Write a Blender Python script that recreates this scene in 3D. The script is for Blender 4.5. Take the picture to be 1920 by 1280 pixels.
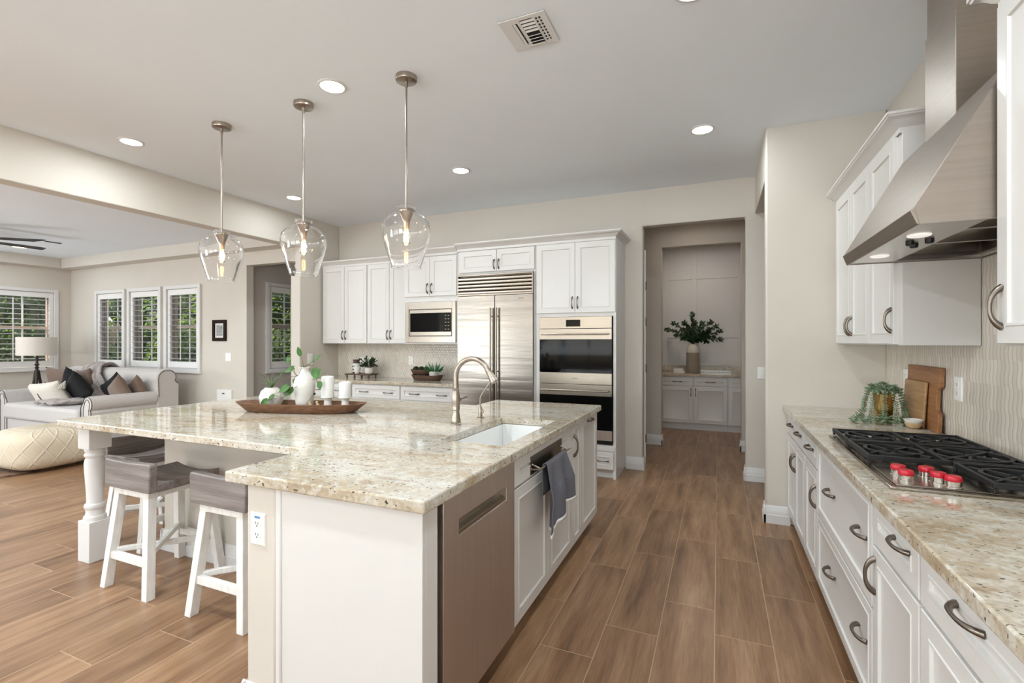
import bpy, bmesh, math, random
from math import pi, sin, cos, radians, sqrt, floor
from mathutils import Vector, Matrix

random.seed(7)
for o in list(bpy.data.objects):
    bpy.data.objects.remove(o, do_unlink=True)
scene = bpy.context.scene
COL = scene.collection

# ------------------------------------------------------------------ camera
EYE = 1.40
FPX = 903.0            # focal length in pixels of the 1920 wide frame
YAW = radians(23.17)   # the camera looks this far to the left of +Y
cam_data = bpy.data.cameras.new('camera')
cam_data.sensor_width = 36.0
cam_data.lens = 36.0 * FPX / 1920.0
cam_data.clip_start = 0.05
cam_data.clip_end = 200
cam = bpy.data.objects.new('camera', cam_data)
cam.location = (0, 0, EYE)
cam.rotation_euler = (pi / 2, 0, YAW)
COL.objects.link(cam)
scene.camera = cam

# ------------------------------------------------------------------ view
scene.view_settings.view_transform = 'Standard'
scene.view_settings.look = 'None'
scene.view_settings.gamma = 1.0
scene.view_settings.use_curve_mapping = False
scene.view_settings.exposure = -0.02

# ------------------------------------------------------------------ world
world = bpy.data.worlds.new('world')
scene.world = world
world.use_nodes = True
wnt = world.node_tree
wnt.nodes.clear()
wo = wnt.nodes.new('ShaderNodeOutputWorld')
wb = wnt.nodes.new('ShaderNodeBackground')
sky = wnt.nodes.new('ShaderNodeTexSky')
sky.sky_type = 'NISHITA'
sky.sun_disc = False
sky.sun_elevation = radians(52)
sky.sun_rotation = radians(200)
wnt.links.new(sky.outputs[0], wb.inputs[0])
wb.inputs[1].default_value = 0.38
wnt.links.new(wb.outputs[0], wo.inputs[0])

def lamp(name, kind, loc, energy, color=(1, 1, 1), rot=(0, 0, 0), size=None, size_y=None, spread=None, shape=None):
    d = bpy.data.lights.new(name, kind)
    d.energy = energy
    d.color = color
    if kind == 'AREA':
        d.shape = shape or ('RECTANGLE' if size_y else 'SQUARE')
        d.size = size
        if size_y:
            d.size_y = size_y
        if spread:
            d.spread = spread
    elif size is not None and kind in ('POINT', 'SPOT'):
        d.shadow_soft_size = size
    o = bpy.data.objects.new(name, d)
    o.location = loc
    o.rotation_euler = rot
    COL.objects.link(o)
    return o

sun = lamp('sun', 'SUN', (0, -10, 20), 9.0, (1, 0.95, 0.86), (radians(40), 0, radians(-32)))
sun.data.angle = radians(0.6)
DAY = (0.84, 0.935, 1.0)
# added lamps for daylight at rear and left glazing, tilted up to brighten ceiling
lamp('daylight_rear_left', 'AREA', (-7.6, -4.80, 1.30), 260, DAY, (radians(152), 0, 0), 2.6, 2.3)
lamp('daylight_rear_middle', 'AREA', (-3.6, -4.80, 1.30), 130, DAY, (radians(166), 0, 0), 3.2, 2.3)
lamp('daylight_rear_right', 'AREA', (-0.45, -4.80, 1.30), 300, DAY, (radians(166), 0, 0), 2.0, 2.3)
lamp('daylight_left', 'AREA', (-10.62, 0.9, 1.50), 150, DAY, (radians(130), 0, radians(-90)), 2.4, 1.5)

# ------------------------------------------------------------------ materials
def lin(c):
    return tuple(((v / 255.0) / 12.92 if v / 255.0 <= 0.04045 else ((v / 255.0 + 0.055) / 1.055) ** 2.4) for v in c)

def newmat(name):
    m = bpy.data.materials.new(name)
    m.use_nodes = True
    nt = m.node_tree
    nt.nodes.clear()
    out = nt.nodes.new('ShaderNodeOutputMaterial')
    b = nt.nodes.new('ShaderNodeBsdfPrincipled')
    nt.links.new(b.outputs[0], out.inputs[0])
    return m, nt, b

def N(nt, t, **kw):
    n = nt.nodes.new(t)
    for k, v in kw.items():
        setattr(n, k, v)
    return n

def MATH(nt, op, a, b=None, c=None):
    n = nt.nodes.new('ShaderNodeMath')
    n.operation = op
    for i, v in enumerate((a, b, c)):
        if v is None:
            continue
        if isinstance(v, (int, float)):
            n.inputs[i].default_value = v
        else:
            nt.links.new(v, n.inputs[i])
    return n.outputs[0]

def RAMP(nt, fac, stops, interp='LINEAR'):
    r = nt.nodes.new('ShaderNodeValToRGB')
    r.color_ramp.interpolation = interp
    els = r.color_ramp.elements
    while len(els) < len(stops):
        els.new(0.5)
    for e, (p, c) in zip(els, stops):
        e.position = p
        e.color = (*c, 1) if len(c) == 3 else c
    nt.links.new(fac, r.inputs[0])
    return r.outputs[0]

def MIX(nt, fac, a, b, blend='MIX'):
    n = nt.nodes.new('ShaderNodeMix')
    n.data_type = 'RGBA'
    n.blend_type = blend
    if isinstance(fac, (int, float)):
        n.inputs[0].default_value = fac
    else:
        nt.links.new(fac, n.inputs[0])
    for i, v in ((6, a), (7, b)):
        if isinstance(v, tuple):
            n.inputs[i].default_value = (*v, 1)
        else:
            nt.links.new(v, n.inputs[i])
    return n.outputs[2]

def coords(nt, scale=(1, 1, 1), kind='Object'):
    tc = N(nt, 'ShaderNodeTexCoord')
    mp = N(nt, 'ShaderNodeMapping')
    mp.inputs['Scale'].default_value = scale
    nt.links.new(tc.outputs[kind], mp.inputs[0])
    return mp.outputs[0]

def NOISE(nt, vec, scale, detail=3, rough=0.5, out=0):
    n = N(nt, 'ShaderNodeTexNoise')
    n.inputs['Scale'].default_value = scale
    n.inputs['Detail'].default_value = detail
    n.inputs['Roughness'].default_value = rough
    nt.links.new(vec, n.inputs['Vector'])
    return n.outputs[out]

def BUMP(nt, b, height, strength=0.2, dist=0.01):
    n = N(nt, 'ShaderNodeBump')
    n.inputs['Strength'].default_value = strength
    n.inputs['Distance'].default_value = dist
    nt.links.new(height, n.inputs['Height'])
    nt.links.new(n.outputs[0], b.inputs['Normal'])

def pm(name, rgb, rough=0.5, metal=0.0, var=0.04, scale=8, stretch=(1, 1, 1), bump=0.0, bscale=60, bstretch=(1, 1, 1), coat=0.0, spec=0.5, sheen=0.0, emit=None, bdist=0.005):
    """plain procedural material: a base colour with a little noise in it and an optional bump"""
    m, nt, b = newmat(name)
    base = lin(rgb)
    v = coords(nt, stretch)
    n = NOISE(nt, v, scale, 4)
    lo = tuple(max(0, c * (1 - var * 2)) for c in base)
    hi = tuple(min(1, c * (1 + var * 2)) for c in base)
    c = RAMP(nt, n, [(0.25, lo), (0.75, hi)])
    nt.links.new(c, b.inputs['Base Color'])
    b.inputs['Roughness'].default_value = rough
    b.inputs['Metallic'].default_value = metal
    b.inputs['Specular IOR Level'].default_value = spec
    b.inputs['Coat Weight'].default_value = coat
    if sheen:
        b.inputs['Sheen Weight'].default_value = sheen
    if bump:
        vb = coords(nt, bstretch)
        BUMP(nt, b, NOISE(nt, vb, bscale, 3), bump, bdist)
    if emit:
        b.inputs['Emission Color'].default_value = (*lin(emit[0]), 1)
        b.inputs['Emission Strength'].default_value = emit[1]
    return m

M = {}
M['wall'] = pm('beige_wall_paint', (212, 204, 193), 0.7, var=0.008, scale=3, bump=0.06, bscale=70)
M['ceiling'] = pm('ceiling_paint', (238, 243, 248), 0.8, var=0.006, scale=2, bump=0.05, bscale=55)
M['grey_wall'] = pm('nook_wall_paint', (200, 192, 184), 0.7, var=0.008, scale=3)
M['white'] = pm('white_cabinet_lacquer', (220, 217, 213), 0.32, var=0.006, scale=3)
M['trim'] = pm('white_trim_paint', (224, 221, 218), 0.4, var=0.006, scale=4)
M['shutter'] = pm('shutter_white', (236, 232, 229), 0.45, var=0.006, scale=4)
M['nickel'] = pm('brushed_nickel', (172, 160, 148), 0.28, 1.0, var=0.05, scale=30, stretch=(1, 1, 12))
M['nickel_dark'] = pm('satin_pewter', (128, 118, 108), 0.3, 1.0, var=0.06, scale=30)
M['chrome'] = pm('polished_steel', (215, 210, 204), 0.12, 1.0, var=0.02, scale=10)
M['hood'] = pm('hood_stainless', (160, 149, 139), 0.42, 1.0, var=0.03, scale=3, stretch=(1, 1, 30), bump=0.02, bscale=8)
M['hood_inner'] = pm('hood_underside_steel', (206, 202, 196), 0.25, 1.0, var=0.04, scale=6)
M['oven_steel'] = pm('oven_stainless', (160, 151, 140), 0.26, 1.0, var=0.02, scale=3, stretch=(1, 1, 30))
M['dw_steel'] = pm('dishwasher_stainless', (204, 192, 183), 0.42, 1.0, var=0.03, scale=3, stretch=(30, 30, 1))
M['black_glass'] = pm('black_oven_glass', (7, 7, 8), 0.05, var=0.1, scale=2, spec=0.15)
M['black'] = pm('black_plastic', (16, 15, 15), 0.4, var=0.1, scale=20)
M['dark_gap'] = pm('dark_recess', (38, 30, 24), 0.8, var=0.1, scale=20)
M['cast_iron'] = pm('cast_iron_grate', (20, 19, 20), 0.5, var=0.2, scale=40, bump=0.15, bscale=220)
M['red'] = pm('red_knob', (192, 26, 44), 0.3, var=0.04, scale=20)
M['ceramic'] = pm('matte_white_ceramic', (224, 221, 214), 0.45, var=0.012, scale=12, bump=0.03, bscale=40)
M['sink'] = pm('white_fireclay', (246, 246, 244), 0.12, var=0.005, scale=5)
M['wax'] = pm('white_candle_wax', (226, 224, 220), 0.5, var=0.01, scale=15)
M['wick'] = pm('candle_wick', (225, 220, 205), 0.8, var=0.1, scale=50)
M['leaf'] = pm('pothos_leaf_green', (54, 102, 28), 0.4, var=0.25, scale=18)
M['leaf_dark'] = pm('dark_leaf_green', (44, 70, 40), 0.45, var=0.3, scale=40)
M['leaf_euc'] = pm('eucalyptus_green', (124, 146, 116), 0.5, var=0.25, scale=40)
M['leaf_vivid'] = pm('succulent_green', (36, 104, 44), 0.45, var=0.2, scale=40)
M['leaf_spike'] = pm('spiky_leaf_green', (72, 92, 52), 0.5, var=0.25, scale=30)
M['stem'] = pm('plant_stem', (98, 92, 52), 0.6, var=0.2, scale=40)
M['moss'] = pm('moss_green', (34, 46, 22), 0.95, var=0.35, scale=60, bump=0.8, bscale=160)
M['gold'] = pm('brushed_gold', (196, 164, 106), 0.2, 1.0, var=0.06, scale=10)
M['sofa'] = pm('light_linen_upholstery', (200, 193, 188), 0.9, var=0.02, scale=30, bump=0.12, bscale=300, sheen=0.2)
M['piping'] = pm('dark_piping', (84, 76, 74), 0.8, var=0.1, scale=30)
M['brown_fabric'] = pm('brown_pillow_fabric', (118, 96, 82), 0.9, var=0.06, scale=40, bump=0.2, bscale=260, sheen=0.2)
M['black_fabric'] = pm('black_pillow_fabric', (20, 20, 22), 0.9, var=0.15, scale=40, bump=0.2, bscale=260)
M['cream_fabric'] = pm('cream_pillow_fabric', (222, 214, 202), 0.9, var=0.03, scale=40, bump=0.2, bscale=260)
M['fur'] = pm('taupe_fur_throw', (186, 172, 166), 0.95, var=0.12, scale=30, bump=1.0, bscale=70, sheen=0.5, bdist=0.02)
M['lampshade'] = pm('linen_lampshade', (232, 222, 212), 0.9, var=0.015, scale=60, stretch=(1, 1, 8))
M['dark_wood'] = pm('espresso_wood', (46, 34, 28), 0.45, var=0.2, scale=20, stretch=(1, 1, 6))
M['bowl_wood'] = pm('brown_dough_bowl_wood', (108, 74, 50), 0.5, var=0.22, scale=9, stretch=(1.2, 7, 7), bump=0.15, bscale=30)
M['riser_wood'] = pm('dark_riser_wood', (84, 60, 44), 0.5, var=0.2, scale=20, stretch=(1, 8, 8))
M['bead'] = pm('natural_wood_beads', (206, 172, 132), 0.5, var=0.08, scale=40)
M['fan_dark'] = pm('dark_fan_blade', (38, 32, 29), 0.5, var=0.2, scale=12, stretch=(1, 10, 1))
M['towel'] = None
M['outlet'] = pm('white_wall_plate', (240, 238, 234), 0.35, var=0.006, scale=10)
M['slot'] = pm('dark_slot', (52, 48, 46), 0.6, var=0.1, scale=30)
M['blue'] = pm('blue_test_button', (96, 140, 190), 0.5, var=0.05, scale=30)
M['ground'] = pm('garden_soil', (120, 104, 84), 0.95, var=0.2, scale=6)
M['garden_wall'] = pm('garden_block_wall', (172, 148, 124), 0.9, var=0.06, scale=4)
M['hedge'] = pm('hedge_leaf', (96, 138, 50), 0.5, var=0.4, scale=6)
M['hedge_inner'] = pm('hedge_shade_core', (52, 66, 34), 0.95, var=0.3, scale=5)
M['bark'] = pm('bark', (92, 74, 58), 0.9, var=0.2, scale=10)
M['pantry_panel'] = pm('pantry_panel_paint', (210, 208, 207), 0.5, var=0.006, scale=3)
M['vase_top'] = pm('pale_glaze', (206, 198, 188), 0.45, var=0.05, scale=20)
M['vase_low'] = pm('taupe_ribbed_glaze', (150, 136, 122), 0.6, var=0.06, scale=3, stretch=(1, 1, 60), bump=0.3, bscale=4, bstretch=(1, 1, 40))
M['pot_grey'] = pm('pale_grey_pot', (212, 206, 198), 0.6, var=0.04, scale=20)
M['dot'] = pm('black_dot_glaze', (28, 26, 26), 0.5, var=0.1, scale=20)
M['photo_print'] = pm('grey_photo_print', (150, 150, 152), 0.6, var=0.45, scale=26, stretch=(3, 1, 1))
M['mat_board'] = pm('white_mat_board', (226, 222, 216), 0.8, var=0.01, scale=10)
M['frame_dark'] = pm('dark_picture_frame', (40, 25, 20), 0.75, var=0.1, scale=20, spec=0.15)
M['stool_white'] = pm('distressed_white_paint', (232, 229, 224), 0.6, var=0.05, scale=14, stretch=(4, 4, 1), bump=0.1, bscale=30)
M['sash'] = pm('tan_window_sash', (176, 160, 146), 0.6, var=0.02, scale=8)
M['bulb'] = pm('glowing_filament', (255, 190, 110), 0.4, emit=((255, 200, 130), 160.0))
M['lens'] = pm('downlight_lens', (250, 248, 240), 0.5, emit=((255, 246, 230), 14.0))
M['lens_warm'] = pm('warm_downlight_lens', (250, 240, 214), 0.5, emit=((255, 232, 190), 4.0))
M['hood_lamp'] = pm('frosted_hood_lamp', (236, 236, 236), 0.2, var=0.01, emit=((255, 250, 240), 0.6))

def glass_mat(name, rough=0.0, tint=(1, 1, 1), ior=1.45):
    m, nt, b = newmat(name)
    b.inputs['Base Color'].default_value = (*tint, 1)
    b.inputs['Transmission Weight'].default_value = 1.0
    b.inputs['Roughness'].default_value = rough
    b.inputs['IOR'].default_value = ior
    return m
M['glass'] = glass_mat('clear_pendant_glass')

def pane_mat():
    # thin window pane: a clear sheet with a faint mirror reflection
    m, nt, b = newmat('window_pane_glass')
    out = [n for n in nt.nodes if n.type == 'OUTPUT_MATERIAL'][0]
    tr = N(nt, 'ShaderNodeBsdfTransparent')
    gl = N(nt, 'ShaderNodeBsdfGlossy')
    gl.inputs['Roughness'].default_value = 0.02
    mx = N(nt, 'ShaderNodeMixShader')
    mx.inputs[0].default_value = 0.06
    nt.links.new(tr.outputs[0], mx.inputs[1])
    nt.links.new(gl.outputs[0], mx.inputs[2])
    nt.links.new(mx.outputs[0], out.inputs[0])
    nt.nodes.remove(b)
    return m
M['pane'] = pane_mat()

def fridge_mat():
    m, nt, b = newmat('fridge_stainless')
    v = coords(nt, (0.25, 1, 5.0))
    h = NOISE(nt, v, 3.0, 2, 0.4)
    c = RAMP(nt, NOISE(nt, coords(nt, (1, 1, 60)), 4, 2), [(0.3, lin((140, 134, 127))), (0.7, lin((158, 151, 144)))])
    nt.links.new(c, b.inputs['Base Color'])
    b.inputs['Metallic'].default_value = 1
    b.inputs['Roughness'].default_value = 0.26
    BUMP(nt, b, h, 0.4, 0.008)
    return m
M['fridge'] = fridge_mat()

def granite_mat():
    m, nt, b = newmat('cream_granite')
    v0 = coords(nt, (1, 1, 1), 'Object')
    vs = coords(nt, (0.8, 3.0, 2.6), 'Object')
    big = NOISE(nt, vs, 1.7, 6, 0.6)
    mid = NOISE(nt, vs, 6.0, 7, 0.68)
    fine = NOISE(nt, v0, 70, 3, 0.6)
    base = RAMP(nt, big, [(0.28, lin((160, 140, 114))), (0.42, lin((190, 174, 150))), (0.55, lin((203, 195, 181))), (0.72, lin((211, 206, 197)))])
    tan = RAMP(nt, mid, [(0.33, (1, 1, 1)), (0.46, (0, 0, 0))])
    c1 = MIX(nt, MATH(nt, 'MULTIPLY', tan, 0.75), base, lin((156, 128, 98)))
    grey = RAMP(nt, NOISE(nt, vs, 11, 5, 0.7), [(0.58, (0, 0, 0)), (0.70, (1, 1, 1))])
    c2 = MIX(nt, MATH(nt, 'MULTIPLY', grey, 0.5), c1, lin((166, 158, 140)))
    fin = RAMP(nt, fine, [(0.30, lin((196, 186, 168))), (0.55, (1, 1, 1))])
    pale = RAMP(nt, NOISE(nt, v0, 24, 4, 0.65), [(0.50, (0, 0, 0)), (0.62, (1, 1, 1))])
    c2 = MIX(nt, MATH(nt, 'MULTIPLY', pale, 0.55), c2, lin((222, 220, 213)))
    c3 = MIX(nt, 0.45, c2, fin, 'MULTIPLY')
    # dark mineral flecks, denser in some places than in others
    vsp = coords(nt, (1.0, 1.9, 1.6), 'Object')
    vor = N(nt, 'ShaderNodeTexVoronoi')
    vor.inputs['Scale'].default_value = 58
    vor.inputs['Randomness'].default_value = 1.0
    warp = NOISE(nt, vsp, 30, 2, 0.5, 1)
    add = N(nt, 'ShaderNodeMix')
    add.data_type = 'RGBA'
    add.inputs[0].default_value = 0.05
    nt.links.new(vsp, add.inputs[6])
    nt.links.new(warp, add.inputs[7])
    nt.links.new(add.outputs[2], vor.inputs['Vector'])
    sep = N(nt, 'ShaderNodeSeparateColor')
    nt.links.new(vor.outputs['Color'], sep.inputs[0])
    dens = NOISE(nt, v0, 2.6, 2)
    thr = MATH(nt, 'MULTIPLY_ADD', dens, 1.5, -0.36)
    pick = MATH(nt, 'LESS_THAN', sep.outputs[0], thr)
    size = MATH(nt, 'MULTIPLY_ADD', sep.outputs[1], 0.26, 0.12)
    dot = MATH(nt, 'LESS_THAN', vor.outputs['Distance'], size)
    sp = MATH(nt, 'MULTIPLY', pick, dot)
    spc = RAMP(nt, sep.outputs[2], [(0.0, lin((34, 30, 27))), (0.5, lin((66, 56, 48))), (1.0, lin((120, 104, 86)))])
    c4 = MIX(nt, MATH(nt, 'MULTIPLY', sp, 0.96), c3, spc)
    nt.links.new(c4, b.inputs['Base Color'])
    b.inputs['Roughness'].default_value = 0.07
    b.inputs['Specular IOR Level'].default_value = 0.6
    return m
M['granite'] = granite_mat()

def floor_mat():
    m, nt, b = newmat('wood_look_plank_tile')
    geo = N(nt, 'ShaderNodeNewGeometry')
    sep = N(nt, 'ShaderNodeSeparateXYZ')
    nt.links.new(geo.outputs['Position'], sep.inputs[0])
    W, L = 0.2475, 0.9
    u = MATH(nt, 'DIVIDE', MATH(nt, 'ADD', sep.outputs[0], 0.7575 + 0.2475 * 80), W)
    row = MATH(nt, 'FLOOR', u)
    fu = MATH(nt, 'FRACT', u)
    q = MATH(nt, 'DIVIDE', MATH(nt, 'ADD', MATH(nt, 'MODULO', row, 4.0), 0.5), 4.0)
    off = RAMP(nt, q, [(0.0, (0, 0, 0)), (0.25, (0.275, 0, 0)), (0.5, (0.62, 0, 0)), (0.75, (0.40, 0, 0))], 'CONSTANT')
    so = N(nt, 'ShaderNodeSeparateColor')
    nt.links.new(off, so.inputs[0])
    yy = MATH(nt, 'SUBTRACT', MATH(nt, 'ADD', sep.outputs[1], L * 40 - 2.10), so.outputs[0])
    vv = MATH(nt, 'DIVIDE', yy, L)
    idx = MATH(nt, 'FLOOR', vv)
    fv = MATH(nt, 'FRACT', vv)
    eu = MATH(nt, 'MULTIPLY', MATH(nt, 'MINIMUM', fu, MATH(nt, 'SUBTRACT', 1.0, fu)), W)
    ev = MATH(nt, 'MULTIPLY', MATH(nt, 'MINIMUM', fv, MATH(nt, 'SUBTRACT', 1.0, fv)), L)
    edge = MATH(nt, 'MINIMUM', eu, ev)
    grout = MATH(nt, 'LESS_THAN', edge, 0.0022)
    comb = N(nt, 'ShaderNodeCombineXYZ')
    nt.links.new(row, comb.inputs[0])
    nt.links.new(idx, comb.inputs[1])
    wn = N(nt, 'ShaderNodeTexWhiteNoise')
    nt.links.new(comb.outputs[0], wn.inputs['Vector'])
    # per plank shift of the grain
    vadd = N(nt, 'ShaderNodeVectorMath', operation='MULTIPLY_ADD')
    nt.links.new(wn.outputs['Color'], vadd.inputs[0])
    vadd.inputs[1].default_value = (17, 23, 31)
    nt.links.new(geo.outputs['Position'], vadd.inputs[2])
    mp = N(nt, 'ShaderNodeMapping')
    mp.inputs['Scale'].default_value = (9, 0.9, 1)
    nt.links.new(vadd.outputs[0], mp.inputs[0])
    g1 = NOISE(nt, mp.outputs[0], 1.6, 6, 0.62)
    mp2 = N(nt, 'ShaderNodeMapping')
    mp2.inputs['Scale'].default_value = (70, 3.0, 1)
    nt.links.new(vadd.outputs[0], mp2.inputs[0])
    g2 = NOISE(nt, mp2.outputs[0], 2.0, 4, 0.6)
    c = RAMP(nt, g1, [(0.26, lin((114, 83, 59))), (0.43, lin((150, 114, 84))), (0.58, lin((170, 133, 101))), (0.76, lin((188, 155, 123)))])
    f2 = RAMP(nt, g2, [(0.3, lin((206, 198, 190))), (0.6, (1, 1, 1))])
    c = MIX(nt, 0.6, c, f2, 'MULTIPLY')
    tint = RAMP(nt, wn.outputs['Value'], [(0.0, lin((222, 218, 214))), (1.0, (1, 1, 1))])
    c = MIX(nt, 1.0, c, tint, 'MULTIPLY')
    c = MIX(nt, grout, c, lin((178, 148, 118)))
    nt.links.new(c, b.inputs['Base Color'])
    b.inputs['Roughness'].default_value = 0.34
    h = MATH(nt, 'SUBTRACT', 1.0, grout)
    h2 = MATH(nt, 'MULTIPLY_ADD', g2, 0.06, h)
    BUMP(nt, b, h2, 0.25, 0.002)
    return m
M['floor'] = floor_mat()

def tile_mat(axis):
    """glazed ogee mosaic; axis is the horizontal axis (0 x, 1 y) of the wall"""
    m, nt, b = newmat('ogee_mosaic_tile')
    geo = N(nt, 'ShaderNodeNewGeometry')
    sep = N(nt, 'ShaderNodeSeparateXYZ')
    nt.links.new(geo.outputs['Position'], sep.inputs[0])
    w, h = (0.019, 0.066) if axis == 0 else (0.0305, 0.11)
    u = MATH(nt, 'DIVIDE', MATH(nt, 'ADD', sep.outputs[axis], 20.0), w)
    v = MATH(nt, 'DIVIDE', sep.outputs[2], h)
    s = MATH(nt, 'MULTIPLY', MATH(nt, 'SINE', MATH(nt, 'MULTIPLY', v, 2 * pi)), 0.40 if axis == 0 else 0.17)
    d1 = MATH(nt, 'PINGPONG', MATH(nt, 'SUBTRACT', u, s), 1.0)
    d2 = MATH(nt, 'PINGPONG', MATH(nt, 'ADD', MATH(nt, 'ADD', u, s), 1.0), 1.0)
    if axis == 0:
        d = MATH(nt, 'MINIMUM', d1, d2)
    else:
        d3 = MATH(nt, 'PINGPONG', MATH(nt, 'ADD', MATH(nt, 'SUBTRACT', u, s), 1.0), 1.0)
        d = MATH(nt, 'MINIMUM', d1, d3)
    line = RAMP(nt, d, [(0.05, (1, 1, 1)), (0.16, (0, 0, 0))])
    cell = MATH(nt, 'FLOOR', MATH(nt, 'SUBTRACT', u, s))
    cz = MATH(nt, 'FLOOR', MATH(nt, 'MULTIPLY', v, 1.0))
    cb = N(nt, 'ShaderNodeCombineXYZ')
    nt.links.new(cell, cb.inputs[0])
    nt.links.new(cz, cb.inputs[1])
    wn = N(nt, 'ShaderNodeTexWhiteNoise')
    nt.links.new(cb.outputs[0], wn.inputs['Vector'])
    c = RAMP(nt, wn.outputs['Value'], [(0, lin((212, 202, 188))), (1, lin((228, 219, 207)))])
    c = MIX(nt, MATH(nt, 'MULTIPLY', line, 0.6 if axis == 0 else 0.5), c, lin((170, 158, 144)))
    nt.links.new(c, b.inputs['Base Color'])
    b.inputs['Roughness'].default_value = 0.16
    hb = RAMP(nt, d, [(0.0, (0, 0, 0)), (0.35, (0.8, 0.8, 0.8)), (1.0, (1, 1, 1))])
    BUMP(nt, b, hb, 0.5 if axis == 0 else 0.22, 0.004)
    return m
M['tile_back'] = tile_mat(0)
M['tile_right'] = tile_mat(1)

def wood_mat(name, dark, light, axis=2, scale=14, rough=0.5, bump=0.1):
    m, nt, b = newmat(name)
    st = [9.0, 9.0, 9.0]
    st[axis] = 0.8
    v = coords(nt, tuple(st))
    g = NOISE(nt, v, scale / 9.0, 6, 0.65)
    st2 = [60.0, 60.0, 60.0]
    st2[axis] = 2.0
    g2 = NOISE(nt, coords(nt, tuple(st2)), 1.4, 3, 0.6)
    c = RAMP(nt, g, [(0.3, lin(dark)), (0.7, lin(light))])
    f = RAMP(nt, g2, [(0.3, lin((200, 194, 190))), (0.62, (1, 1, 1))])
    c = MIX(nt, 0.7, c, f, 'MULTIPLY')
    nt.links.new(c, b.inputs['Base Color'])
    b.inputs['Roughness'].default_value = rough
    BUMP(nt, b, g2, bump, 0.003)
    return m
M['seat_wood'] = wood_mat('weathered_grey_wood', (104, 95, 91), (158, 148, 143), 0, 14, 0.55, 0.3)
M['board_dark'] = wood_mat('amber_bamboo', (140, 92, 56), (182, 130, 84), 1, 20, 0.5)
M['board_light'] = wood_mat('pale_bamboo', (168, 128, 86), (192, 152, 108), 1, 12, 0.5)

def towel_mat():
    m, nt, b = newmat('charcoal_waffle_towel')
    v = coords(nt, (1, 1, 1))
    ch = N(nt, 'ShaderNodeTexChecker')
    ch.inputs['Scale'].default_value = 260
    nt.links.new(v, ch.inputs[0])
    ch.inputs[1].default_value = (*lin((86, 86, 94)), 1)
    ch.inputs[2].default_value = (*lin((122, 122, 130)), 1)
    nt.links.new(ch.outputs[0], b.inputs['Base Color'])
    b.inputs['Roughness'].default_value = 0.95
    BUMP(nt, b, ch.outputs[1], 0.4, 0.002)
    return m
M['towel'] = towel_mat()

def pouf_mat():
    m, nt, b = newmat('knitted_cream_pouf')
    v = coords(nt)
    sep = N(nt, 'ShaderNodeSeparateXYZ')
    nt.links.new(v, sep.inputs[0])
    at = MATH(nt, 'ARCTAN2', sep.outputs[1], sep.outputs[0])
    a = MATH(nt, 'MULTIPLY', at, 16 / (2 * pi))
    z = MATH(nt, 'MULTIPLY', sep.outputs[2], 4.2)
    d1 = MATH(nt, 'PINGPONG', MATH(nt, 'ADD', a, z), 0.5)
    d2 = MATH(nt, 'PINGPONG', MATH(nt, 'SUBTRACT', a, z), 0.5)
    d = MATH(nt, 'MINIMUM', d1, d2)
    line = RAMP(nt, d, [(0.03, (1, 1, 1)), (0.08, (0, 0, 0))])
    knit = MATH(nt, 'SINE', MATH(nt, 'MULTIPLY', sep.outputs[2], 760.0))
    kn = MATH(nt, 'MULTIPLY_ADD', knit, 0.5, 0.5)
    c = MIX(nt, kn, lin((214, 197, 171)), lin((226, 211, 188)))
    c = MIX(nt, MATH(nt, 'MULTIPLY', line, 0.45), c, lin((236, 225, 206)))
    nt.links.new(c, b.inputs['Base Color'])
    b.inputs['Roughness'].default_value = 0.95
    hh = MATH(nt, 'ADD', MATH(nt, 'MULTIPLY', line, 0.55), MATH(nt, 'MULTIPLY', kn, 0.15))
    BUMP(nt, b, hh, 0.8, 0.012)
    return m
M['pouf'] = pouf_mat()

def rug_mat():
    m, nt, b = newmat('patterned_rug')
    v = coords(nt)
    n = NOISE(nt, v, 7, 5, 0.7)
    c = RAMP(nt, n, [(0.35, lin((92, 66, 50))), (0.5, lin((138, 108, 84))), (0.65, lin((70, 54, 46)))])
    nt.links.new(c, b.inputs['Base Color'])
    b.inputs['Roughness'].default_value = 1.0
    return m
M['rug'] = rug_mat()

# ------------------------------------------------------------------ mesh helpers
def wl(o):
    v = Vector((0, 0, 0))
    while o is not None:
        v += o.location
        o = o.parent
    return v

class Fr:
    """a working face: a runs along u, b is height, d is distance out of the face"""
    def __init__(s, o, u, n):
        s.o, s.u, s.n = Vector(o), Vector(u), Vector(n)
    def p(s, a, b, d):
        return s.o + s.u * a + Vector((0, 0, b)) + s.n * d

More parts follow.
